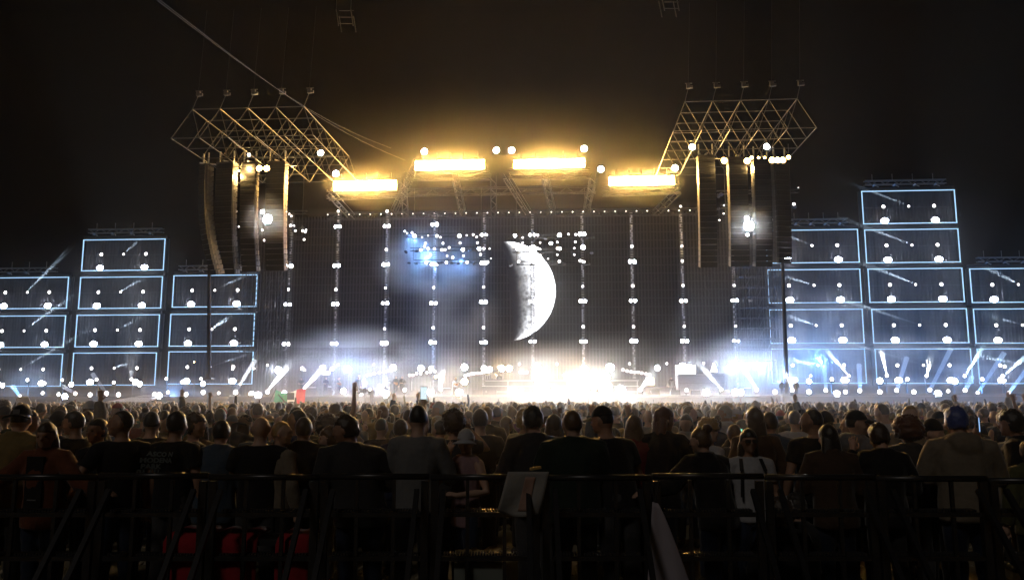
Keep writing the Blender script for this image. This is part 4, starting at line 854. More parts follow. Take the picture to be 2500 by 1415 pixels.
def cached(key, fn):
    if key not in _c: _c[key] = fn()
    return _c[key]
EYE = MB()
for s in (-1, 1): EYE.ball((.033 * s, .086, .006), (.014, .008, .008), 8, 6)
EYE = EYE.mesh('eyes', True)
SHOE = MB()
for s in (-1, 1): SHOE.chain([(.106 * s, -.06, .05), (.112 * s, .06, .05), (.12 * s, .18, .035)], [.05, .053, .04], 8)
SHOE = SHOE.mesh('shoes', True)
def cloth(name, col, **k): return surf(name, col, k.pop('rough', .85), 0, .25, 30, .15, sheen=k.pop('sheen', .25), spec=.2)
SKINS = [surf('skin_fair', (.5, .32, .24), .5, 0, .12, 12, spec=.35), surf('skin_tan', (.38, .22, .15), .5, 0, .12, 12, spec=.35), surf('skin_olive', (.28, .16, .1), .5, 0, .12, 12, spec=.35)]
HCOL = {'black': (.022, .018, .016), 'dark brown': (.05, .03, .018), 'brown': (.11, .06, .03), 'auburn': (.1, .03, .012), 'blond': (.36, .23, .09), 'grey': (.25, .24, .23), 'blue': (.06, .09, .3)}
HM = {k: surf('hair_' + k.replace(' ', '_'), v, .42, 0, .35, 60, .3, sheen=.6) for k, v in HCOL.items()}
CC = {'black': (.012, .012, .014), 'charcoal': (.035, .035, .038), 'grey': (.16, .16, .165), 'white': (.42, .42, .45), 'navy': (.015, .025, .07), 'blue': (.03, .06, .15), 'denim blue': (.05, .075, .11), 'red': (.24, .025, .025), 'dark red': (.12, .015, .02), 'orange': (.14, .045, .022), 'mustard': (.2, .14, .055), 'dark green': (.013, .024, .018), 'olive': (.09, .09, .04), 'beige': (.2, .165, .125), 'brown': (.06, .036, .024), 'pink': (.27, .17, .185), 'teal': (.03, .1, .1), 'purple': (.12, .04, .17)}
CM = {k: cloth('cloth_' + k.replace(' ', '_'), v) for k, v in CC.items()}
TROUSERS = [cloth('jeans_dark', (.02, .03, .06)), cloth('trousers_black', (.012, .012, .014)), cloth('trousers_grey', (.06, .06, .065)), cloth('jeans_blue', (.06, .1, .18))]
SHOEM = surf('shoe_dark', (.03, .03, .03), .5)
STRAP = surf('strap_black', (.012, .012, .013), .6)
for k in ('short', 'crop', 'messy', 'curly', 'afro', 'long', 'ponytail', 'bun'): cached(('h', k), lambda: hair_mesh(k))
for k in ('cap', 'cap_back', 'beanie'): cached(('c', k), lambda: cap_mesh(k))
def person(loc, rz, h, ps, top, tcol, hair, hcol, label, group=None, skin=0, trousers=0, hat=None, hatcol='black', eyes=False, fat=1.0, glasses=False):
    P = POSES[ps]
    t = empty('person', loc, rz, label, 'person', group); s = h / 1.755; fat = 1 + (fat - 1) * .45; t.scale = (s * fat, s * (1 + (fat - 1) * .6), s)
    put('body', cached(('b', ps), lambda: body_mesh(P)), SKINS[skin], t)
    put('trousers', cached(('l', P['lean'], P['side'], ps == 'sit'), lambda: legs_mesh(P)), TROUSERS[trousers], t)
    put('shoes', SHOE, SHOEM, t, (0, .67, .76) if ps == 'sit' else (0, 0, 0))
    tp = put({'tee': 'shirt', 'shirt': 'shirt', 'tank': 'shirt', 'jacket': 'jacket', 'hoodie': 'hoodie', 'puffer': 'jacket'}[top], cached(('t', ps, top), lambda: top_mesh(P, top)), CM[tcol], t)
    hp, hr = head_place(P); k_ = 1 / fat
    if hair != 'bald': put('hair', _c[('h', hair)], HM[hcol], t, hp, hr, (k_, k_, 1))
    if hat: put('cap' if 'cap' in hat else 'beanie', _c[('c', hat)], CM[hatcol], t, hp, hr, (1.04 * k_, 1.04 * k_, 1.04))
    if eyes: put('eyes', EYE, surf('eye_dark', (.02, .015, .012), .2, var=0), t, hp, hr)
    if glasses:
        g = MB()
        for s_ in (-1, 1): g.box((.036 * s_, .106, .008), (.056, .012, .036)).bar((.07 * s_, .1, .012), (.082 * s_, -.01, .01), .006)
        g.bar((-.01, .108, .014), (.01, .108, .014), .006); g.build('glasses', BLACK, t, loc=hp, rot=hr)
    return t, tp, P
def plant(px, ytop, Y):
    """ground point under a head seen at px and the height that puts its top at ytop"""
    p = atY(px, ytop, Y); return Vector((p.x, Y, 0)), max(1.2, p.z)
HERO = [  # px, top y, distance, turn(deg), pose, top, colour, hair, hair colour, label, extras
 (40, 985, 7.6, -8, 'rail', 'jacket', 'mustard', 'crop', 'black', 'person in mustard jacket and black cap at the far left', dict(hat='cap_back', fat=1.15)),
 (72, 999, 8.6, -50, 'stand', 'tee', 'charcoal', 'short', 'dark brown', 'dark haired person in profile just behind the mustard jacket', dict(skin=1)),
 (124, 1031, 7.35, 172, 'spread', 'jacket', 'orange', 'long', 'dark brown', 'person in open rust jacket facing the camera, leaning on the barrier', dict(eyes=True, skin=1, fat=1.05)),
 (181, 1003, 8.3, 60, 'face', 'tee', 'black', 'short', 'black', 'person in black t-shirt with a raised hand, left of the caps', dict(skin=1)),
 (241, 1021, 7.7, 160, 'stand', 'tee', 'black', 'short', 'black', 'bearded dark haired person facing the camera in a black shirt', dict(eyes=True, skin=2)),
 (298, 1001, 7.5, 35, 'turnL', 'tee', 'black', 'crop', 'dark brown', 'broad person in black t-shirt looking left, bare arms hanging', dict(skin=1, fat=1.12)),
 (371, 1003, 8.5, 0, 'stand', 'tee', 'black', 'crop', 'black', 'short haired person just left of the printed black shirt', dict()),
 (433, 1003, 7.6, -14, 'stand', 'tee', 'black', 'short', 'black', 'person in black t-shirt with white lettering across the back', dict(skin=1, fat=1.12)),
 (480, 1010, 8.1, -45, 'foldR', 'tee', 'charcoal', 'messy', 'dark brown', 'person in profile right of the printed black shirt', dict(skin=1)),
 (534, 1026, 7.6, -6, 'rail', 'jacket', 'denim blue', 'short', 'black', 'dark haired person in blue denim jacket at the barrier', dict(fat=1.1)),
 (637, 1014, 7.6, 10, 'fold', 'tee', 'black', 'bald', 'black', 'bald broad person in black t-shirt seen from behind', dict(fat=1.2)),
 (690, 1027, 7.7, -40, 'foldR', 'shirt', 'beige', 'crop', 'blond', 'fair short haired person in pale beige shirt looking right', dict()),
 (742, 1018, 7.9, 0, 'fold', 'jacket', 'black', 'short', 'dark brown', 'dark haired person in black jacket behind the barrier post', dict(fat=1.05)),
 (803, 1043, 8.0, 100, 'stand', 'tee', 'charcoal', 'messy', 'brown', 'small person facing left beside the big dark jacket', dict(eyes=True)),
 (848, 1017, 7.25, 15, 'leanL', 'jacket', 'charcoal', 'messy', 'dark brown', 'big person in dark jacket leaning left over the barrier', dict(fat=1.38, skin=1)),
 (978, 1022, 8.9, 0, 'film', 'tee', 'navy', 'short', 'dark brown', 'person filming with a raised phone, left of the grey polo', dict()),
 (1793, 1036, 9.0, 0, 'phone', 'tee', 'charcoal', 'short', 'brown', 'person holding a lit phone left of the tall long hair', dict()),
 (1018, 988, 7.3, -4, 'rail', 'shirt', 'grey', 'crop', 'black', 'tall person in grey polo shirt standing at the barrier', dict(fat=1.08)),
 (1105, 998, 8.1, 0, 'ear', 'tee', 'charcoal', 'curly', 'dark brown', 'curly haired person in dark top with a hand at the ear', dict(skin=1)),
 (1138, 1043, 7.6, 140, 'face', 'tank', 'pink', 'ponytail', 'blond', 'blond person in white cap facing left, hand at the cheek', dict(hat='cap', hatcol='white', eyes=True)),
 (1172, 997, 8.7, 0, 'fold', 'tee', 'charcoal', 'short', 'dark brown', 'person in charcoal shirt behind the white cap', dict(fat=1.05)),
 (1300, 995, 7.7, 20, 'rail', 'jacket', 'charcoal', 'messy', 'black', 'big person in charcoal jacket left of the green jacket', dict(fat=1.25)),
 (1352, 1012, 8.3, 0, 'stand', 'shirt', 'grey', 'long', 'dark brown', 'long haired person in grey between the charcoal and green jackets', dict()),
 (1398, 1002, 7.3, 0, 'rail', 'puffer', 'dark green', 'short', 'brown', 'wide person in dark green puffer jacket at the barrier', dict(fat=1.3)),
 (1475, 987, 7.4, 25, 'railL', 'tee', 'black', 'crop', 'black', 'tall person in black cap leaning left at the barrier', dict(hat='cap', fat=1.2, skin=1)),
 (1549, 1014, 8.3, -20, 'fold', 'jacket', 'dark red', 'long', 'brown', 'brown haired person in dark red jacket behind the tall cap', dict()),
 (1626, 994, 8.2, -10, 'railR', 'jacket', 'black', 'long', 'auburn', 'auburn long haired person in black jacket reaching right', dict()),
 (1730, 1020, 8.3, -70, 'turnR', 'shirt', 'white', 'curly', 'blond', 'blond curly haired person in white shirt looking right', dict()),
 (1716, 1046, 7.4, 25, 'railL', 'jacket', 'black', 'bun', 'brown', 'person with a hair bun bending over the barrier in black', dict(fat=1.1)),
 (1826, 1047, 7.5, 178, 'stand', 'tee', 'white', 'long', 'black', 'dark haired person in pale t-shirt with backpack straps facing the camera', dict(eyes=True, glasses=True, skin=1)),
 (1842, 995, 8.4, 10, 'stand', 'shirt', 'brown', 'long', 'dark brown', 'tall long haired person in brown behind the pale t-shirt', dict(fat=1.15)),
 (1879, 1005, 8.6, -10, 'fold', 'jacket', 'denim blue', 'short', 'dark brown', 'short haired person in denim jacket right of the tall long hair', dict(fat=1.05)),
 (1981, 997, 8.0, 5, 'hip' if False else 'foldL', 'tee', 'black', 'crop', 'black', 'person in black t-shirt with sunglasses pushed up on the head', dict(fat=1.15, skin=1)),
 (2015, 1006, 8.7, 0, 'stand', 'jacket', 'charcoal', 'crop', 'black', 'person in dark beanie right of the black t-shirt', dict(hat='beanie')),
 (2028, 1037, 7.4, -5, 'rail', 'jacket', 'brown', 'long', 'black', 'long haired person in brown jacket leaning at the barrier', dict(fat=1.05)),
 (2090, 998, 8.0, -55, 'foldR', 'hoodie', 'grey', 'crop', 'black', 'person in black cap and grey hoodie looking right', dict(hat='cap')),
 (2149, 1037, 7.4, 0, 'nod', 'jacket', 'black', 'messy', 'dark brown', 'person in black jacket bending the head, left of the curls', dict()),
 (2215, 1020, 8.0, 0, 'fold', 'jacket', 'charcoal', 'afro', 'auburn', 'person with a round mass of auburn curls', dict()),
 (2345, 996, 7.35, -8, 'rail', 'hoodie', 'beige', 'messy', 'blue', 'person with blue hair in beige hooded jacket at the barrier', dict(fat=1.3)),
 (2275, 1024, 8.0, -70, 'turnR', 'jacket', 'black', 'crop', 'black', 'person in wide dark beanie left of the blue hair', dict(hat='beanie', fat=1.1)),
 (2468, 1003, 7.7, 55, 'phone', 'jacket', 'black', 'messy', 'black', 'dark haired person at the far right with a raised forearm', dict(skin=1)),
 (2510, 1075, 7.4, 0, 'stand', 'jacket', 'olive', 'short', 'brown', 'shoulder in olive jacket cut by the right photo edge', dict()),
]
occupied = []
for (px, yt, Y, turn, ps, top, tc, hr, hc, lab, ex) in HERO:
    P = POSES[ps]; loc, h = plant(px, yt, Y); s = h / 1.755
    hp, _ = head_place(P); off = Matrix.Rotation(R(turn), 3, 'Z') @ (Vector((hp.x, hp.y, 0)) * s)
    loc -= Vector((off.x, 0, 0)); h = h * 1.755 / (hp.z + .125 + (.02 if hr in ('afro', 'curly') or 'hat' in ex else 0))
    t, tp, _ = person(loc, R(turn), h, ps, top, tc, hr, hc, lab, None, trousers=random.randrange(3), **ex)
    occupied.append((loc.x, loc.y, .3))
    if 'white lettering' in lab:
        pr = surf('shirt_print', (.085, .1, .1), .7, var=.3, scale=60)
        for k, (s_, x, z) in enumerate((('ASCO N', -.02, 1.37), ('MODENA', -.05, 1.315), ('PARK', -.1, 1.26), ('01', -.17, 1.21), ('LU', -.07, 1.21))):
            me = text_mesh(s_, .058, 'lettering', .003)
            for v in me.vertices: v.co = Vector((v.co.x * 1.15, v.co.y, .10 * (v.co.x + x) ** 2 * 20))
            put('shirt_print', me, pr, t, (x, -.152 + (k - 1) * -.001, z), (R(90 - (14 if k == 0 else 3)), 0, 0))
    if 'backpack straps' in lab:
        for s_ in (-1, 1): MB().bar((.1 * s_, .06, 1.47), (.12 * s_, .155, 1.36), .035, .012).bar((.12 * s_, .155, 1.36), (.13 * s_, .16, 1.1), .035, .012).build('strap', STRAP, t)
    if 'sunglasses pushed up' in lab:
        hp, hr_ = head_place(P); g = MB()
        for s_ in (-1, 1): g.box((.036 * s_, .085, .1), (.056, .02, .036))
        g.build('glasses', surf('sunglasses', (.03, .03, .035), .08, coat=1, var=0), t, loc=hp, rot=hr_)
    if ps in ('film', 'phone'):
        wr = arm_pts(P, 1)[2] + arm_pts(P, 1)[3] * .1; bpy.context.view_layer.update(); ph = empty('phone', t.matrix_world @ (wr + V((0, -.03, .05))), R(turn), ['white', 'greenish', 'bluish'][0 if ps == 'film' else (1 if px < 2000 else 2)] + ' lit phone held up in the crowd', 'phone')
        MB().box((0, 0, 0), (.08, .012, .155)).build('case', BLACK, ph); MB().box((0, -.0075, 0), (.068, .003, .135)).build('lit_screen', emit('phone_screen', (.75, .9, 1) if ps == 'film' else ((.3, 1, .7) if px < 2000 else (.35, .6, 1)), 1.0, 'NONE'), ph)
    if 'curly haired person in dark top' in lab: MB().bar((-.16, -.13, 1.45), (.12, -.15, 1.0), .04, .012).build('strap', CM['white'], t)
    if 'rust jacket' in lab: MB().box((0, .155, 1.2), (.17, .03, .5)).build('shirt_front', CM['black'], t); MB().box((0, .176, 1.05), (.09, .004, .012)).build('shirt_print', CM['grey'], t)
    if 'mustard' in lab: hp, hr_ = head_place(P); MB().box((.0, -.109, .06), (.05, .012, .045)).build('cap_badge', CM['grey'], t, loc=hp, rot=hr_)
# ---- the 300 nearest individuals of the crowd
rng = random.Random(21)
ZONES = ['at the far left', 'left of printed black shirt', 'behind printed black shirt', 'left of the flag', 'below the flag', 'below left musicians', 'left of the grey polo', 'behind the grey polo', 'behind the white cap', 'below the moon', 'below glaring stage centre', 'right of stage glare', 'below white lit panel', 'below right stage end', 'left of the grey hoodie', 'behind the grey hoodie', 'below tallest right panels', 'behind the blue hair', 'near the right edge', 'at the far right']
def depthname(Y): return 'front rows' if Y < 9.9 else ('next rows' if Y < 12.2 else ('middle rows' if Y < 14.6 else 'rear rows'))
PW_ = [('stand', 22), ('fold', 20), ('foldL', 9), ('foldR', 9), ('turnL', 5), ('turnR', 5), ('nod', 5), ('phone', 6), ('film', 2), ('cheer', 1), ('face', 4), ('ear', 3)]
TW = [('tee', 40), ('shirt', 14), ('jacket', 22), ('hoodie', 12), ('puffer', 3), ('tank', 7)]
TC = [('black', 30), ('charcoal', 16), ('grey', 10), ('white', 10), ('navy', 8), ('blue', 5), ('denim blue', 6), ('red', 4), ('dark red', 3), ('mustard', 2), ('olive', 4), ('beige', 4), ('brown', 4), ('pink', 3), ('teal', 2), ('purple', 2), ('dark green', 2)]
HW_ = [('short', 30), ('crop', 22), ('messy', 12), ('curly', 6), ('long', 20), ('ponytail', 7), ('bun', 4), ('afro', 2), ('bald', 3)]
HC = [('black', 28), ('dark brown', 34), ('brown', 20), ('auburn', 5), ('blond', 12), ('grey', 5)]
pick = lambda L: rng.choices([a for a, _ in L], [b for _, b in L])[0]
HWORD = {'short': 'short {} hair', 'crop': 'cropped {} hair', 'messy': 'tousled {} hair', 'curly': 'curly {} hair', 'long': 'long {} hair', 'ponytail': '{} ponytail', 'bun': '{} hair bun', 'afro': 'big {} curls', 'bald': 'bald head'}
TWORD = {'tee': 't-shirt', 'shirt': 'shirt', 'jacket': 'jacket', 'hoodie': 'hoodie', 'puffer': 'puffer jacket', 'tank': 'tank top'}
PWORD = {'film': ', arm raised', 'cheer': ', both arms raised', 'phone': ', forearm up', 'face': ', hand at face'}
cand = []; tries = 0
while tries < 60000 and len(cand) < 300:
    tries += 1
    Y = 8.6 + (19.2 - 8.6) * rng.random() ** .75; hw = 1250 / F * Y + .25; x = rng.uniform(-hw, hw)
    if all((x - a) ** 2 + (Y - b) ** 2 > (r_ + (.44 if Y < 11.5 else .24)) ** 2 for a, b, r_ in occupied): occupied.append((x, Y, .25)); cand.append((x, Y))
labels = {}; people = []
for (x, Y) in cand:
    ps = pick(PW_); top = pick(TW); tc = pick(TC); hr = pick(HW_); hc = pick(HC)
    h = min(1.8, max(1.53, rng.gauss(1.7 if hr not in ('long', 'ponytail', 'bun') else 1.64, .065)))
    hat = None; hcl = 'black'
    if hr in ('short', 'crop', 'long') and rng.random() < .13: hat = rng.choice(('cap', 'cap_back', 'beanie')); hcl = rng.choice(('black', 'navy', 'white', 'red', 'grey'))
    turn = rng.gauss(0, 16) + (rng.choice((90, -90, 165)) if rng.random() < .13 else 0)
    z = ZONES[min(19, max(0, int((1250 + x * F / Y) / 125)))]
    look = f'{hcl} {"beanie" if hat == "beanie" else "cap"}' if hat else HWORD[hr].format(hc)
    lab = f'{tc} {TWORD[top]}, {look}{PWORD.get(ps, "")}, {z}, {depthname(Y)}'
    people.append((x, Y, turn, h, ps, top, tc, hr, hc, hat, hcl, lab)); labels.setdefault(lab, []).append(len(people) - 1)
short = {}
for lab, ii in labels.items():
    if len(ii) > 1:
        ii.sort(key=lambda i: people[i][0])
        for k, i in enumerate(ii): short[i] = ', left of two' if k == 0 else (', right of two' if len(ii) == 2 else ', another')
for i, (x, Y, turn, h, ps, top, tc, hr, hc, hat, hcl, lab) in enumerate(people):
    person((x, Y, 0), R(turn), h, ps, top, tc, hr, hc, lab + short.get(i, ''), 'people in the crowd', skin=rng.choice((0, 0, 1, 1, 2)), trousers=rng.randrange(4), hat=hat, hatcol=hcl, fat=rng.uniform(.95, 1.15))
# ---- the far crowd as one mass
def far_unit(arms):
    mb = MB(); mb.ball((0, 0, 1.62), (.085, .1, .125), 8, 6); nh = len(mb.f)
    mb.chain([(0, -.01, 1.42), (0, 0, 1.56)], [.06, .055], 6, cap=False); mb.rings([(0, 0, .9, .19, .13), (0, 0, 1.2, .18, .12), (0, 0, 1.38, .215, .12), (0, 0, 1.45, .14, .09), (0, 0, 1.49, .06, .06)], 8)
    for s in (-1, 1):
        if arms and s > 0: mb.chain([(.2, 0, 1.4), (.26, .05, 1.65), (.22, .08, 1.95)], [.055, .045, .035], 5)
        else: mb.chain([(.2 * s, 0, 1.4), (.25 * s, 0, 1.1)], [.06, .05], 5)
    v = np.array(mb.v); f = []; k = []
    for i, q in enumerate(mb.f):
        for j in range(1, len(q) - 1): f.append((q[0], q[j], q[j + 1])); k.append(0 if i < nh else 1)
    return v, np.array(f), np.array(k)
units = [far_unit(False), far_unit(False), far_unit(True)]
nr = np.random.default_rng(5); AV = []; AF = []; AM = []; off = 0
Y = 19.3
hairm = [HM['black'], HM['dark brown'], HM['brown'], HM['blond'], HM['dark brown']]; clm = [CM[c] for c in ('black', 'charcoal', 'grey', 'navy', 'white', 'brown', 'dark red', 'olive')]
while Y < 80:
    hw = 1270 / F * Y + 1; step = .62 + .012 * (Y - 18.6)
    for x in np.arange(-hw, hw, step):
        xx = x + nr.uniform(-.25, .25); yy = Y + nr.uniform(-.3, .3)
        if abs(yy - 58) < 1 and abs(xx - f0.x - .8) < 1.6: pass
        u = units[2 if nr.random() < .02 else 0]; s = np.clip(nr.normal(.965, .042), .87, 1.045); a = nr.normal(0, .35); c_, s_ = math.cos(a), math.sin(a)
        v = u[0] * s; v = np.stack([v[:, 0] * c_ - v[:, 1] * s_ + xx, v[:, 0] * s_ + v[:, 1] * c_ + yy, v[:, 2]], 1)
        AV.append(v); AF.append(u[1] + off); off += len(v)
        hm = nr.integers(0, len(hairm)); cm = len(hairm) + nr.integers(0, len(clm)); AM.append(np.where(u[2] == 0, hm, cm))
    Y += .75 + .014 * (Y - 18.6)
AV = np.concatenate(AV); AF = np.concatenate(AF); AM = np.concatenate(AM)
me = bpy.data.meshes.new('crowd'); me.vertices.add(len(AV)); me.vertices.foreach_set('co', AV.ravel()); me.loops.add(AF.size); me.loops.foreach_set('vertex_index', AF.ravel().astype(np.int32))
me.polygons.add(len(AF)); me.polygons.foreach_set('loop_start', np.arange(0, AF.size, 3, dtype=np.int32)); me.polygons.foreach_set('material_index', AM.astype(np.int32)); me.polygons.foreach_set('use_smooth', np.ones(len(AF), bool))
for m in hairm + clm: me.materials.append(m)
me.update(calc_edges=True); cro = bpy.data.objects.new('crowd', me); COL.objects.link(cro); tag(cro, 'dense far crowd of heads filling the field up to the stage', None, None, 'stuff')
# people on stage and the camera crew
def stage_person(px, ytop, ybot, v, turn, ps, top, tc, hr, hc, lab, **k):
    a = at(px, ybot, v); b = at(px, ytop, v); z = DZ + .004
    t, _, _ = person(ws(a.x, v, z), SRZ + R(turn), max(1.6, min(2.1, b.z - z)), ps, top, tc, hr, hc, lab, 'band and crew on the stage', **k); return t, a
for q in [(735, 912, 962, -8, 170, 'fold', 'tee', 'charcoal', 'long', 'dark brown', 'dark musician at the left end of the stage'), (795, 914, 962, -9, 170, 'fold', 'jacket', 'navy', 'short', 'dark brown', 'musician in navy beside the small lit box'), (828, 911, 962, -10, 150, 'nod', 'tee', 'teal', 'short', 'dark brown', 'musician in green shirt playing on the left of the stage'),
          (874, 908, 960, -9, 180, 'stand', 'jacket', 'denim blue', 'messy', 'dark brown', 'musician in blue jacket in front of the lit column'), (889, 906, 960, -7, 180, 'fold', 'tee', 'grey', 'crop', 'grey', 'musician in grey under the bulb string'), (944, 909, 962, -9.5, 180, 'phone', 'shirt', 'white', 'short', 'black', 'musician in white shirt right of the camera crew'),
          (965, 910, 966, -12.2, 185, 'hip' if False else 'foldL', 'jacket', 'charcoal', 'messy', 'dark brown', 'musician in dark jacket at the stage edge, left of the two'), (981, 908, 966, -12, 175, 'fold', 'jacket', 'black', 'long', 'brown', 'musician in black at the stage edge, right of the two'),
          (1112, 915, 960, -6, 180, 'fold', 'tee', 'white', 'curly', 'blond', 'pale musician left of the amber light'), (1210, 898, 935, -4.4, 180, 'spread', 'tee', 'grey', 'short', 'dark brown', 'drummer behind the drum kit on the riser'), (1640, 918, 962, -7, 180, 'stand', 'jacket', 'black', 'short', 'black', 'dark musician left of the pale lit riser'), (1910, 940, 962, -9, 180, 'stand', 'jacket', 'black', 'short', 'black', 'stagehand standing at the right wing, left one'), (1945, 942, 962, -9, 180, 'stand', 'jacket', 'charcoal', 'short', 'black', 'stagehand standing at the right wing, right one')]:
    t, a = stage_person(*q)
    if 'playing' in q[-1] or 'dark jacket' in q[-1] or 'pale musician' in q[-1]:
        gt = empty('guitar', (0, 0, 0), 0, None, None); gp = Vector(t.location); gt.location = gp + Vector((.02, -.34, 1.1 * t.scale.z)); gt.rotation_euler = (0, R(-20), R(180)); tag(gt, 'guitar held by the ' + q[-1].replace('musician', 'player').split(' playing')[0], 'guitar')
        GM = surf('guitar_body', (.3, .12, .04), .25); MB().ball((-.12, 0, 0), (.2, .04, .16), 14, 8).ball((.08, 0, 0), (.13, .04, .12), 14, 8).build('body', GM, gt, True); MB().box((.42, -.02, 0), (.55, .03, .05)).box((.74, -.02, 0), (.14, .03, .09)).build('neck', BLACK, gt)
for i, (x, yt, l_) in enumerate(((872, 949, 'crouching camera operator in black in the pit, left one'), (908, 947, 'camera operator in black in the pit, right one'))):
    p = at(x, yt, -16); t, _, _ = person(ws(p.x, -16, max(0, p.z - 1.78)), SRZ + R((-40, 30)[i]), 1.78, 'phone', 'jacket', 'black', 'crop', 'black', l_, None, hat='cap')
    h0 = max(.05, p.z - 1.78); pl = sthing('camera_platform', (p.x, -16, 0), 'black box platform under the ' + l_, 'platform'); MB().box((0, 0, h0 / 2), (1.3, 1.3, h0)).build('box', BLACK, pl)
    cpos = ws(p.x + (.7, -.7)[i], -16, h0 + .004); c = empty('broadcast_camera', cpos, SRZ + R((-30, 40)[i]), 'large broadcast camera on a tripod beside the ' + l_.split(' in ')[0] + (', left', ', right')[i], 'camera')
    MB().box((0, 0, 1.5), (.3, .7, .35)).build('body', BLACK, c); MB().tube((0, .35, 1.5), (0, .8, 1.5), .12, .16, 10).build('lens', STEEL, c); MB().box((-.2, -.25, 1.75), (.2, .25, .16)).build('viewfinder', BLACK, c)
    for a_ in range(3): MB().tube((0, 0, 1.32), (.4 * math.cos(2.1 * a_), .4 * math.sin(2.1 * a_), 0), .035).build('leg', STEEL, c)
# ================================================================== BARRIER
YB = 6.75
zr = atY(1250, 1158, YB).z
xb = [atY(px, 1158, YB).x for px in (-62, 242, 512, 784, 1052, 1322, 1592, 1866, 2138, 2411, 2700)]
bl = ['far left', 'second from the left', 'third from the left, in front of the red bench', 'fourth from the left, right of the wide post', 'fifth from the left, under the grey polo', 'middle one under the hung cloth', 'right of the middle, under the tall cap', 'behind the hanging white raincoat, to its right', 'third from the right', 'second from the right, under the beige hood', 'far right']
PERF = surf('perforated_sheet', (.06, .06, .062), .4, .6, var=.3, scale=40)
for i in range(len(xb) - 1):
    w = xb[i + 1] - xb[i]; t = empty('crowd_barrier', (xb[i], YB, 0), 0, f'black steel crowd barrier module, {bl[i]}', 'barrier', 'row of crowd barrier modules')
    sag = [0, .012, 0, .006, 0, -.004, .008, 0, -.012, -.03, -.045][i]
    MB().tube((0, 0, zr + sag - .02), (w - .012, 0, zr + sag - .02), .026, n=10).build('top_rail', RAILM, t, True)
    for x in (.035, w - .047): MB().box((x, 0, zr / 2 - .02), (.06, .05, zr - .06)).build('post', RAILM, t)
    z1 = atY(1250, 1255, YB).z; z2 = atY(1250, 1362, YB).z
    for z in (z1, z2): MB().box((w / 2, 0, z), (w - .16, .04, .035)).build('cross_rail', RAILM, t)
    for k in range(1, 3): MB().box((w * k / 3, .0, (z1 + zr) / 2), (.028, .028, zr - z1 - .08)).build('bar', RAILM, t); MB().box((w * k / 3, .0, (z1 + z2) / 2), (.03, .03, z1 - z2 - .04)).build('bar', RAILM, t); MB().box((w * k / 3, .0, z2 / 2), (.03, .03, z2 - .04)).build('bar', RAILM, t)
    for x in ((w * .12, w * .88) if i != 6 else (w * .88,)): MB().bar((x, -.04, zr - .12), (x, -1.0, .06), .04).build('brace', RAILM, t)
    tr = MB(); n_ = int(w / .03)
    for k in range(n_): tr.box((.1 + (w - .2) * (k + .5) / n_, .06, z1 + .028), (.013, .1, .018))
    tag(tr.build('tread_studs', STEEL, t), kind='stuff'); MB().box((w / 2, .08, z1 + .0), (w - .16, .12, .02)).build('tread', PERF, t)
    tr = MB()
    for k in range(n_): tr.box((.1 + (w - .2) * (k + .5) / n_, .06, z2 + .028), (.013, .1, .018))
    tag(tr.build('tread_studs', STEEL, t), kind='stuff')
    ft = MB().box((w / 2, -.5, .02), (w - .02, 1.06, .035)).build('foot_plate', PERF, t)
# cloth hung on the rail, white raincoat, red bench, litter bin
def sheet(name, fn, nu, nv, mat, parent, thick=.004):
    mb = MB(); 
    for i in range(nu + 1):
        for j in range(nv + 1): mb.v.append(tuple(fn(i / nu, j / nv)))
    mb.f = [(i * (nv + 1) + j, (i + 1) * (nv + 1) + j, (i + 1) * (nv + 1) + j + 1, i * (nv + 1) + j + 1) for i in range(nu) for j in range(nv)]
    o = mb.build(name, mat, parent, True); m = o.modifiers.new('thickness', 'SOLIDIFY'); m.thickness = thick; return o
Yc = YB - .06; o0 = atY(1275, 1152, Yc)
hc_ = empty('hung_cloth', o0, 0, 'grey printed cloth bag hung over the barrier rail at the middle', 'cloth bag')
def fcl(u, v):
    tl = atY(1240, 1150, Yc); tr = atY(1340, 1150, Yc); bl_ = atY(1214, 1246, Yc); br = atY(1318, 1266, Yc)
    p = tl.lerp(tr, u).lerp(bl_.lerp(br, u), v) - o0; p.y += -.03 * math.sin(u * 7 + v * 3) * v - .02; p.z -= .02 * math.sin(u * 5) * v; return p
clm_ = surf('bag_cloth', (.3, .29, .28), .85, 0, .2, 14, .3); sheet('bag', fcl, 14, 14, clm_, hc_)
def fpr(u, v): p = fcl(.45 + .25 * u, .12 + .75 * v); p.y -= .012; return p
sheet('printed_figure', fpr, 6, 12, surf('bag_print', (.4, .25, .2), .85, 0, .5, 9), hc_, .001)
MB().bar(fcl(.55, 0) + V((0, .02, .02)), fcl(.8, 0) + V((0, .06, .03)), .03, .02).build('handle', cloth('strap_yellow', (.6, .42, .15)), hc_)
o0b = atY(1592, 1226, Yc)
rc = empty('raincoat', o0b, 0, 'white plastic raincoat hanging from a strap on the barrier post', 'raincoat')
def frc(u, v):
    top = atY(1590 + 14 * u, 1222 + 4 * u, Yc); e = v ** .8; bot = atY(1572 + 138 * u, 1500, Yc)
    mid = top.lerp(bot, v); mid.x += (.16 * u) * (e - v) * 1.2; p = mid - o0b; p.y += -.022 * v * math.sin(u * 9 + v * 2) - .05; return p
sheet('sheet', frc, 22, 18, surf('raincoat_plastic', (.42, .38, .44), .35, 0, .08, 5, .2), rc)
for dx in (-12, 8): a = atY(1600 + dx * 1.0, 1170, Yc) - o0b; MB().tube(a, frc(.4, .01), .006, n=5).build('strap', STRAP, rc)
Yd = 7.0; c0 = atY(590, 1360, Yd)
rb = empty('bench', (c0.x, Yd, 0), 0, 'low bench heaped with red cloth behind the barrier on the left', 'bench')
RED = cloth('red_cloth', (.32, .016, .026)); zb_ = atY(590, 1292, Yd).z; mpx = Yd / F
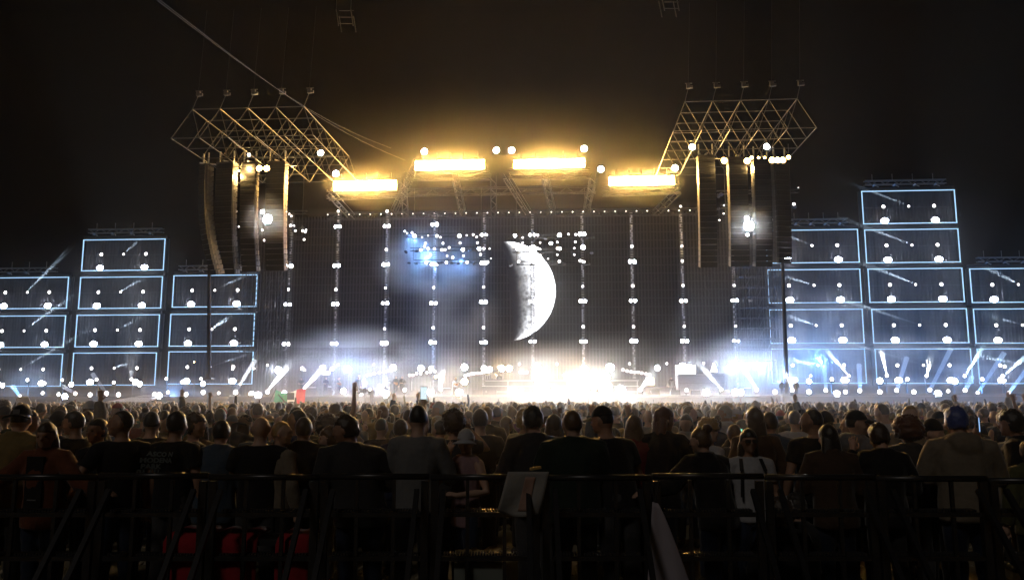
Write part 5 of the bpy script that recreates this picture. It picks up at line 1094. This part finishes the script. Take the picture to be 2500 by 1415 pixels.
for name, x0, x1, zt2 in (('red_cover', 424, 532, zb_ + .01), ('red_cover', 528, 645, zb_), ('red_cover', 690, 768, zb_ - .01)):
    x0 = atY(x0, 1300, Yd).x - c0.x; x1 = atY(x1, 1300, Yd).x - c0.x
    def fr(u, v): 
        s = v * 2; x = x0 + (x1 - x0) * u; arch = -.03 * (2 * u - 1) ** 2
        return V((x, -.2 + .012 * math.sin(u * 8), zt2 * v * 1.25 + arch)) if v < .8 else V((x, -.2 + .4 * (v - .8) / .2, zt2 + arch + .015 * math.sin(u * 9)))
    sheet(name, fr, 12, 12, RED, rb, .01)
MB().box((0, .02, zb_ - .08), (345 * mpx, .36, .05)).build('seat', BLACK, rb)
for sx in (-1, 1): MB().box((sx * 150 * mpx, .02, (zb_ - .105) / 2), (.05, .34, zb_ - .105)).build('leg', BLACK, rb)
Ye = 6.98; q = atY(1170, 1362, Ye); bn = empty('litter_bin', (q.x, Ye, 0), 0, 'square grey bin heaped with crumpled litter behind the barrier', 'litter bin')
hh = q.z; MB().rings([(0, 0, 0, .16, .16), (0, 0, hh * .6, .19, .19), (0, 0, hh, .215, .215)], 4).build('bin', surf('bin_plastic', (.2, .22, .2), .6), bn, rot=(0, 0, R(45))) if False else MB().box((0, 0, hh / 2), (.4, .36, hh)).build('bin', surf('bin_plastic', (.2, .22, .2), .6), bn)
lt = MB(); rr = random.Random(3)
for k in range(60):
    c = V((rr.uniform(-.17, .17), rr.uniform(-.15, .15), hh + rr.uniform(0, .06))); lt.box(c, (rr.uniform(.03, .09), rr.uniform(.03, .08), .012), Matrix.Rotation(rr.uniform(0, 3), 3, 'Z') @ Matrix.Rotation(rr.uniform(-.8, .8), 3, 'X'))
tag(lt.build('crumpled_litter', surf('paper_litter', (.75, .6, .32), .6), bn), kind='stuff')
cup = MB().tube((0, 0, 0), (0, 0, .11), .03, .042, 10).mesh('cup'); pap = MB().box((0, 0, 0), (.13, .01, .08)).mesh('carton')
for i, (x, y, Yl, k, lab) in enumerate(((33, 1338, 7.2, 1, 'pale carton at the far left behind the barrier'), (293, 1342, 7.2, 1, 'crumpled pale carton left of the red bench'), (1909, 1357, 7.2, 1, 'white carton low at the right behind the barrier'), (2188, 1357, 7.2, 1, 'white printed carton further right behind the barrier'), (1345, 1345, 7.3, 1, 'blue grey carton beside the litter bin'), (940, 1392, 8.9, 0, 'clear cup on the ground right of the big dark jacket'), (1505, 1352, 8.9, 0, 'clear cup on the ground left of the raincoat'), (1415, 1385, 8.9, 0, 'clear cup on the ground under the green jacket'), (690, 1250, 13, 0, 'clear cup on the far ground above the red bench'))):
    p = atY(x, y, Yl); o = put('carton' if k else 'cup', pap if k else cup, surf('litter_white', (.55, .56, .58), .5), None, (p.x, Yl, 0 if not k else max(.05, p.z)), (0, 0, rr.uniform(-.3, .3))); tag(o, lab, 'carton' if k else 'cup')
    if k:
        o.location.z = .04; o.rotation_euler = (0, 0, rr.uniform(-.3, .3)); o.location.y = 8.0 + rr.random() * .3; o.location.x = p.x * o.location.y / Yl
# loose trampled litter on the field
lt = MB()
for k in range(2600):
    Y = rr.uniform(8, 20); x = rr.uniform(-.7, .7) * Y; s = rr.uniform(.02, .07); lt.box((x, Y, .02), (s, s * rr.uniform(.4, 1), .012), Matrix.Rotation(rr.uniform(0, 3), 3, 'Z') @ Matrix.Rotation(rr.uniform(-.6, .6), 3, 'X'))
tag(lt.build('litter', surf('trodden_litter', (.4, .35, .25), .5, var=.5)), 'trodden cups and paper scattered over the field', None, None, 'stuff')
# two people sitting on the ground behind the barrier on the right
for (px, yt, Y, hr, hc, tc, lab) in ((1908, 1234, 7.15, 'curly', 'dark brown', 'black', 'curly haired person sitting on the ground behind the barrier, left of the two'), (1948, 1262, 7.45, 'messy', 'black', 'charcoal', 'dark haired person sitting on the ground behind the barrier, right of the two')):
    p = atY(px, yt, Y); s_ = .97; person((p.x, Y, -.74 * s_), R(12), 1.755 * s_, 'sit', 'jacket', tc, hr, hc, lab, None)


bpy.data.scenes.remove(TMP); bpy.data.scenes.remove(TX)
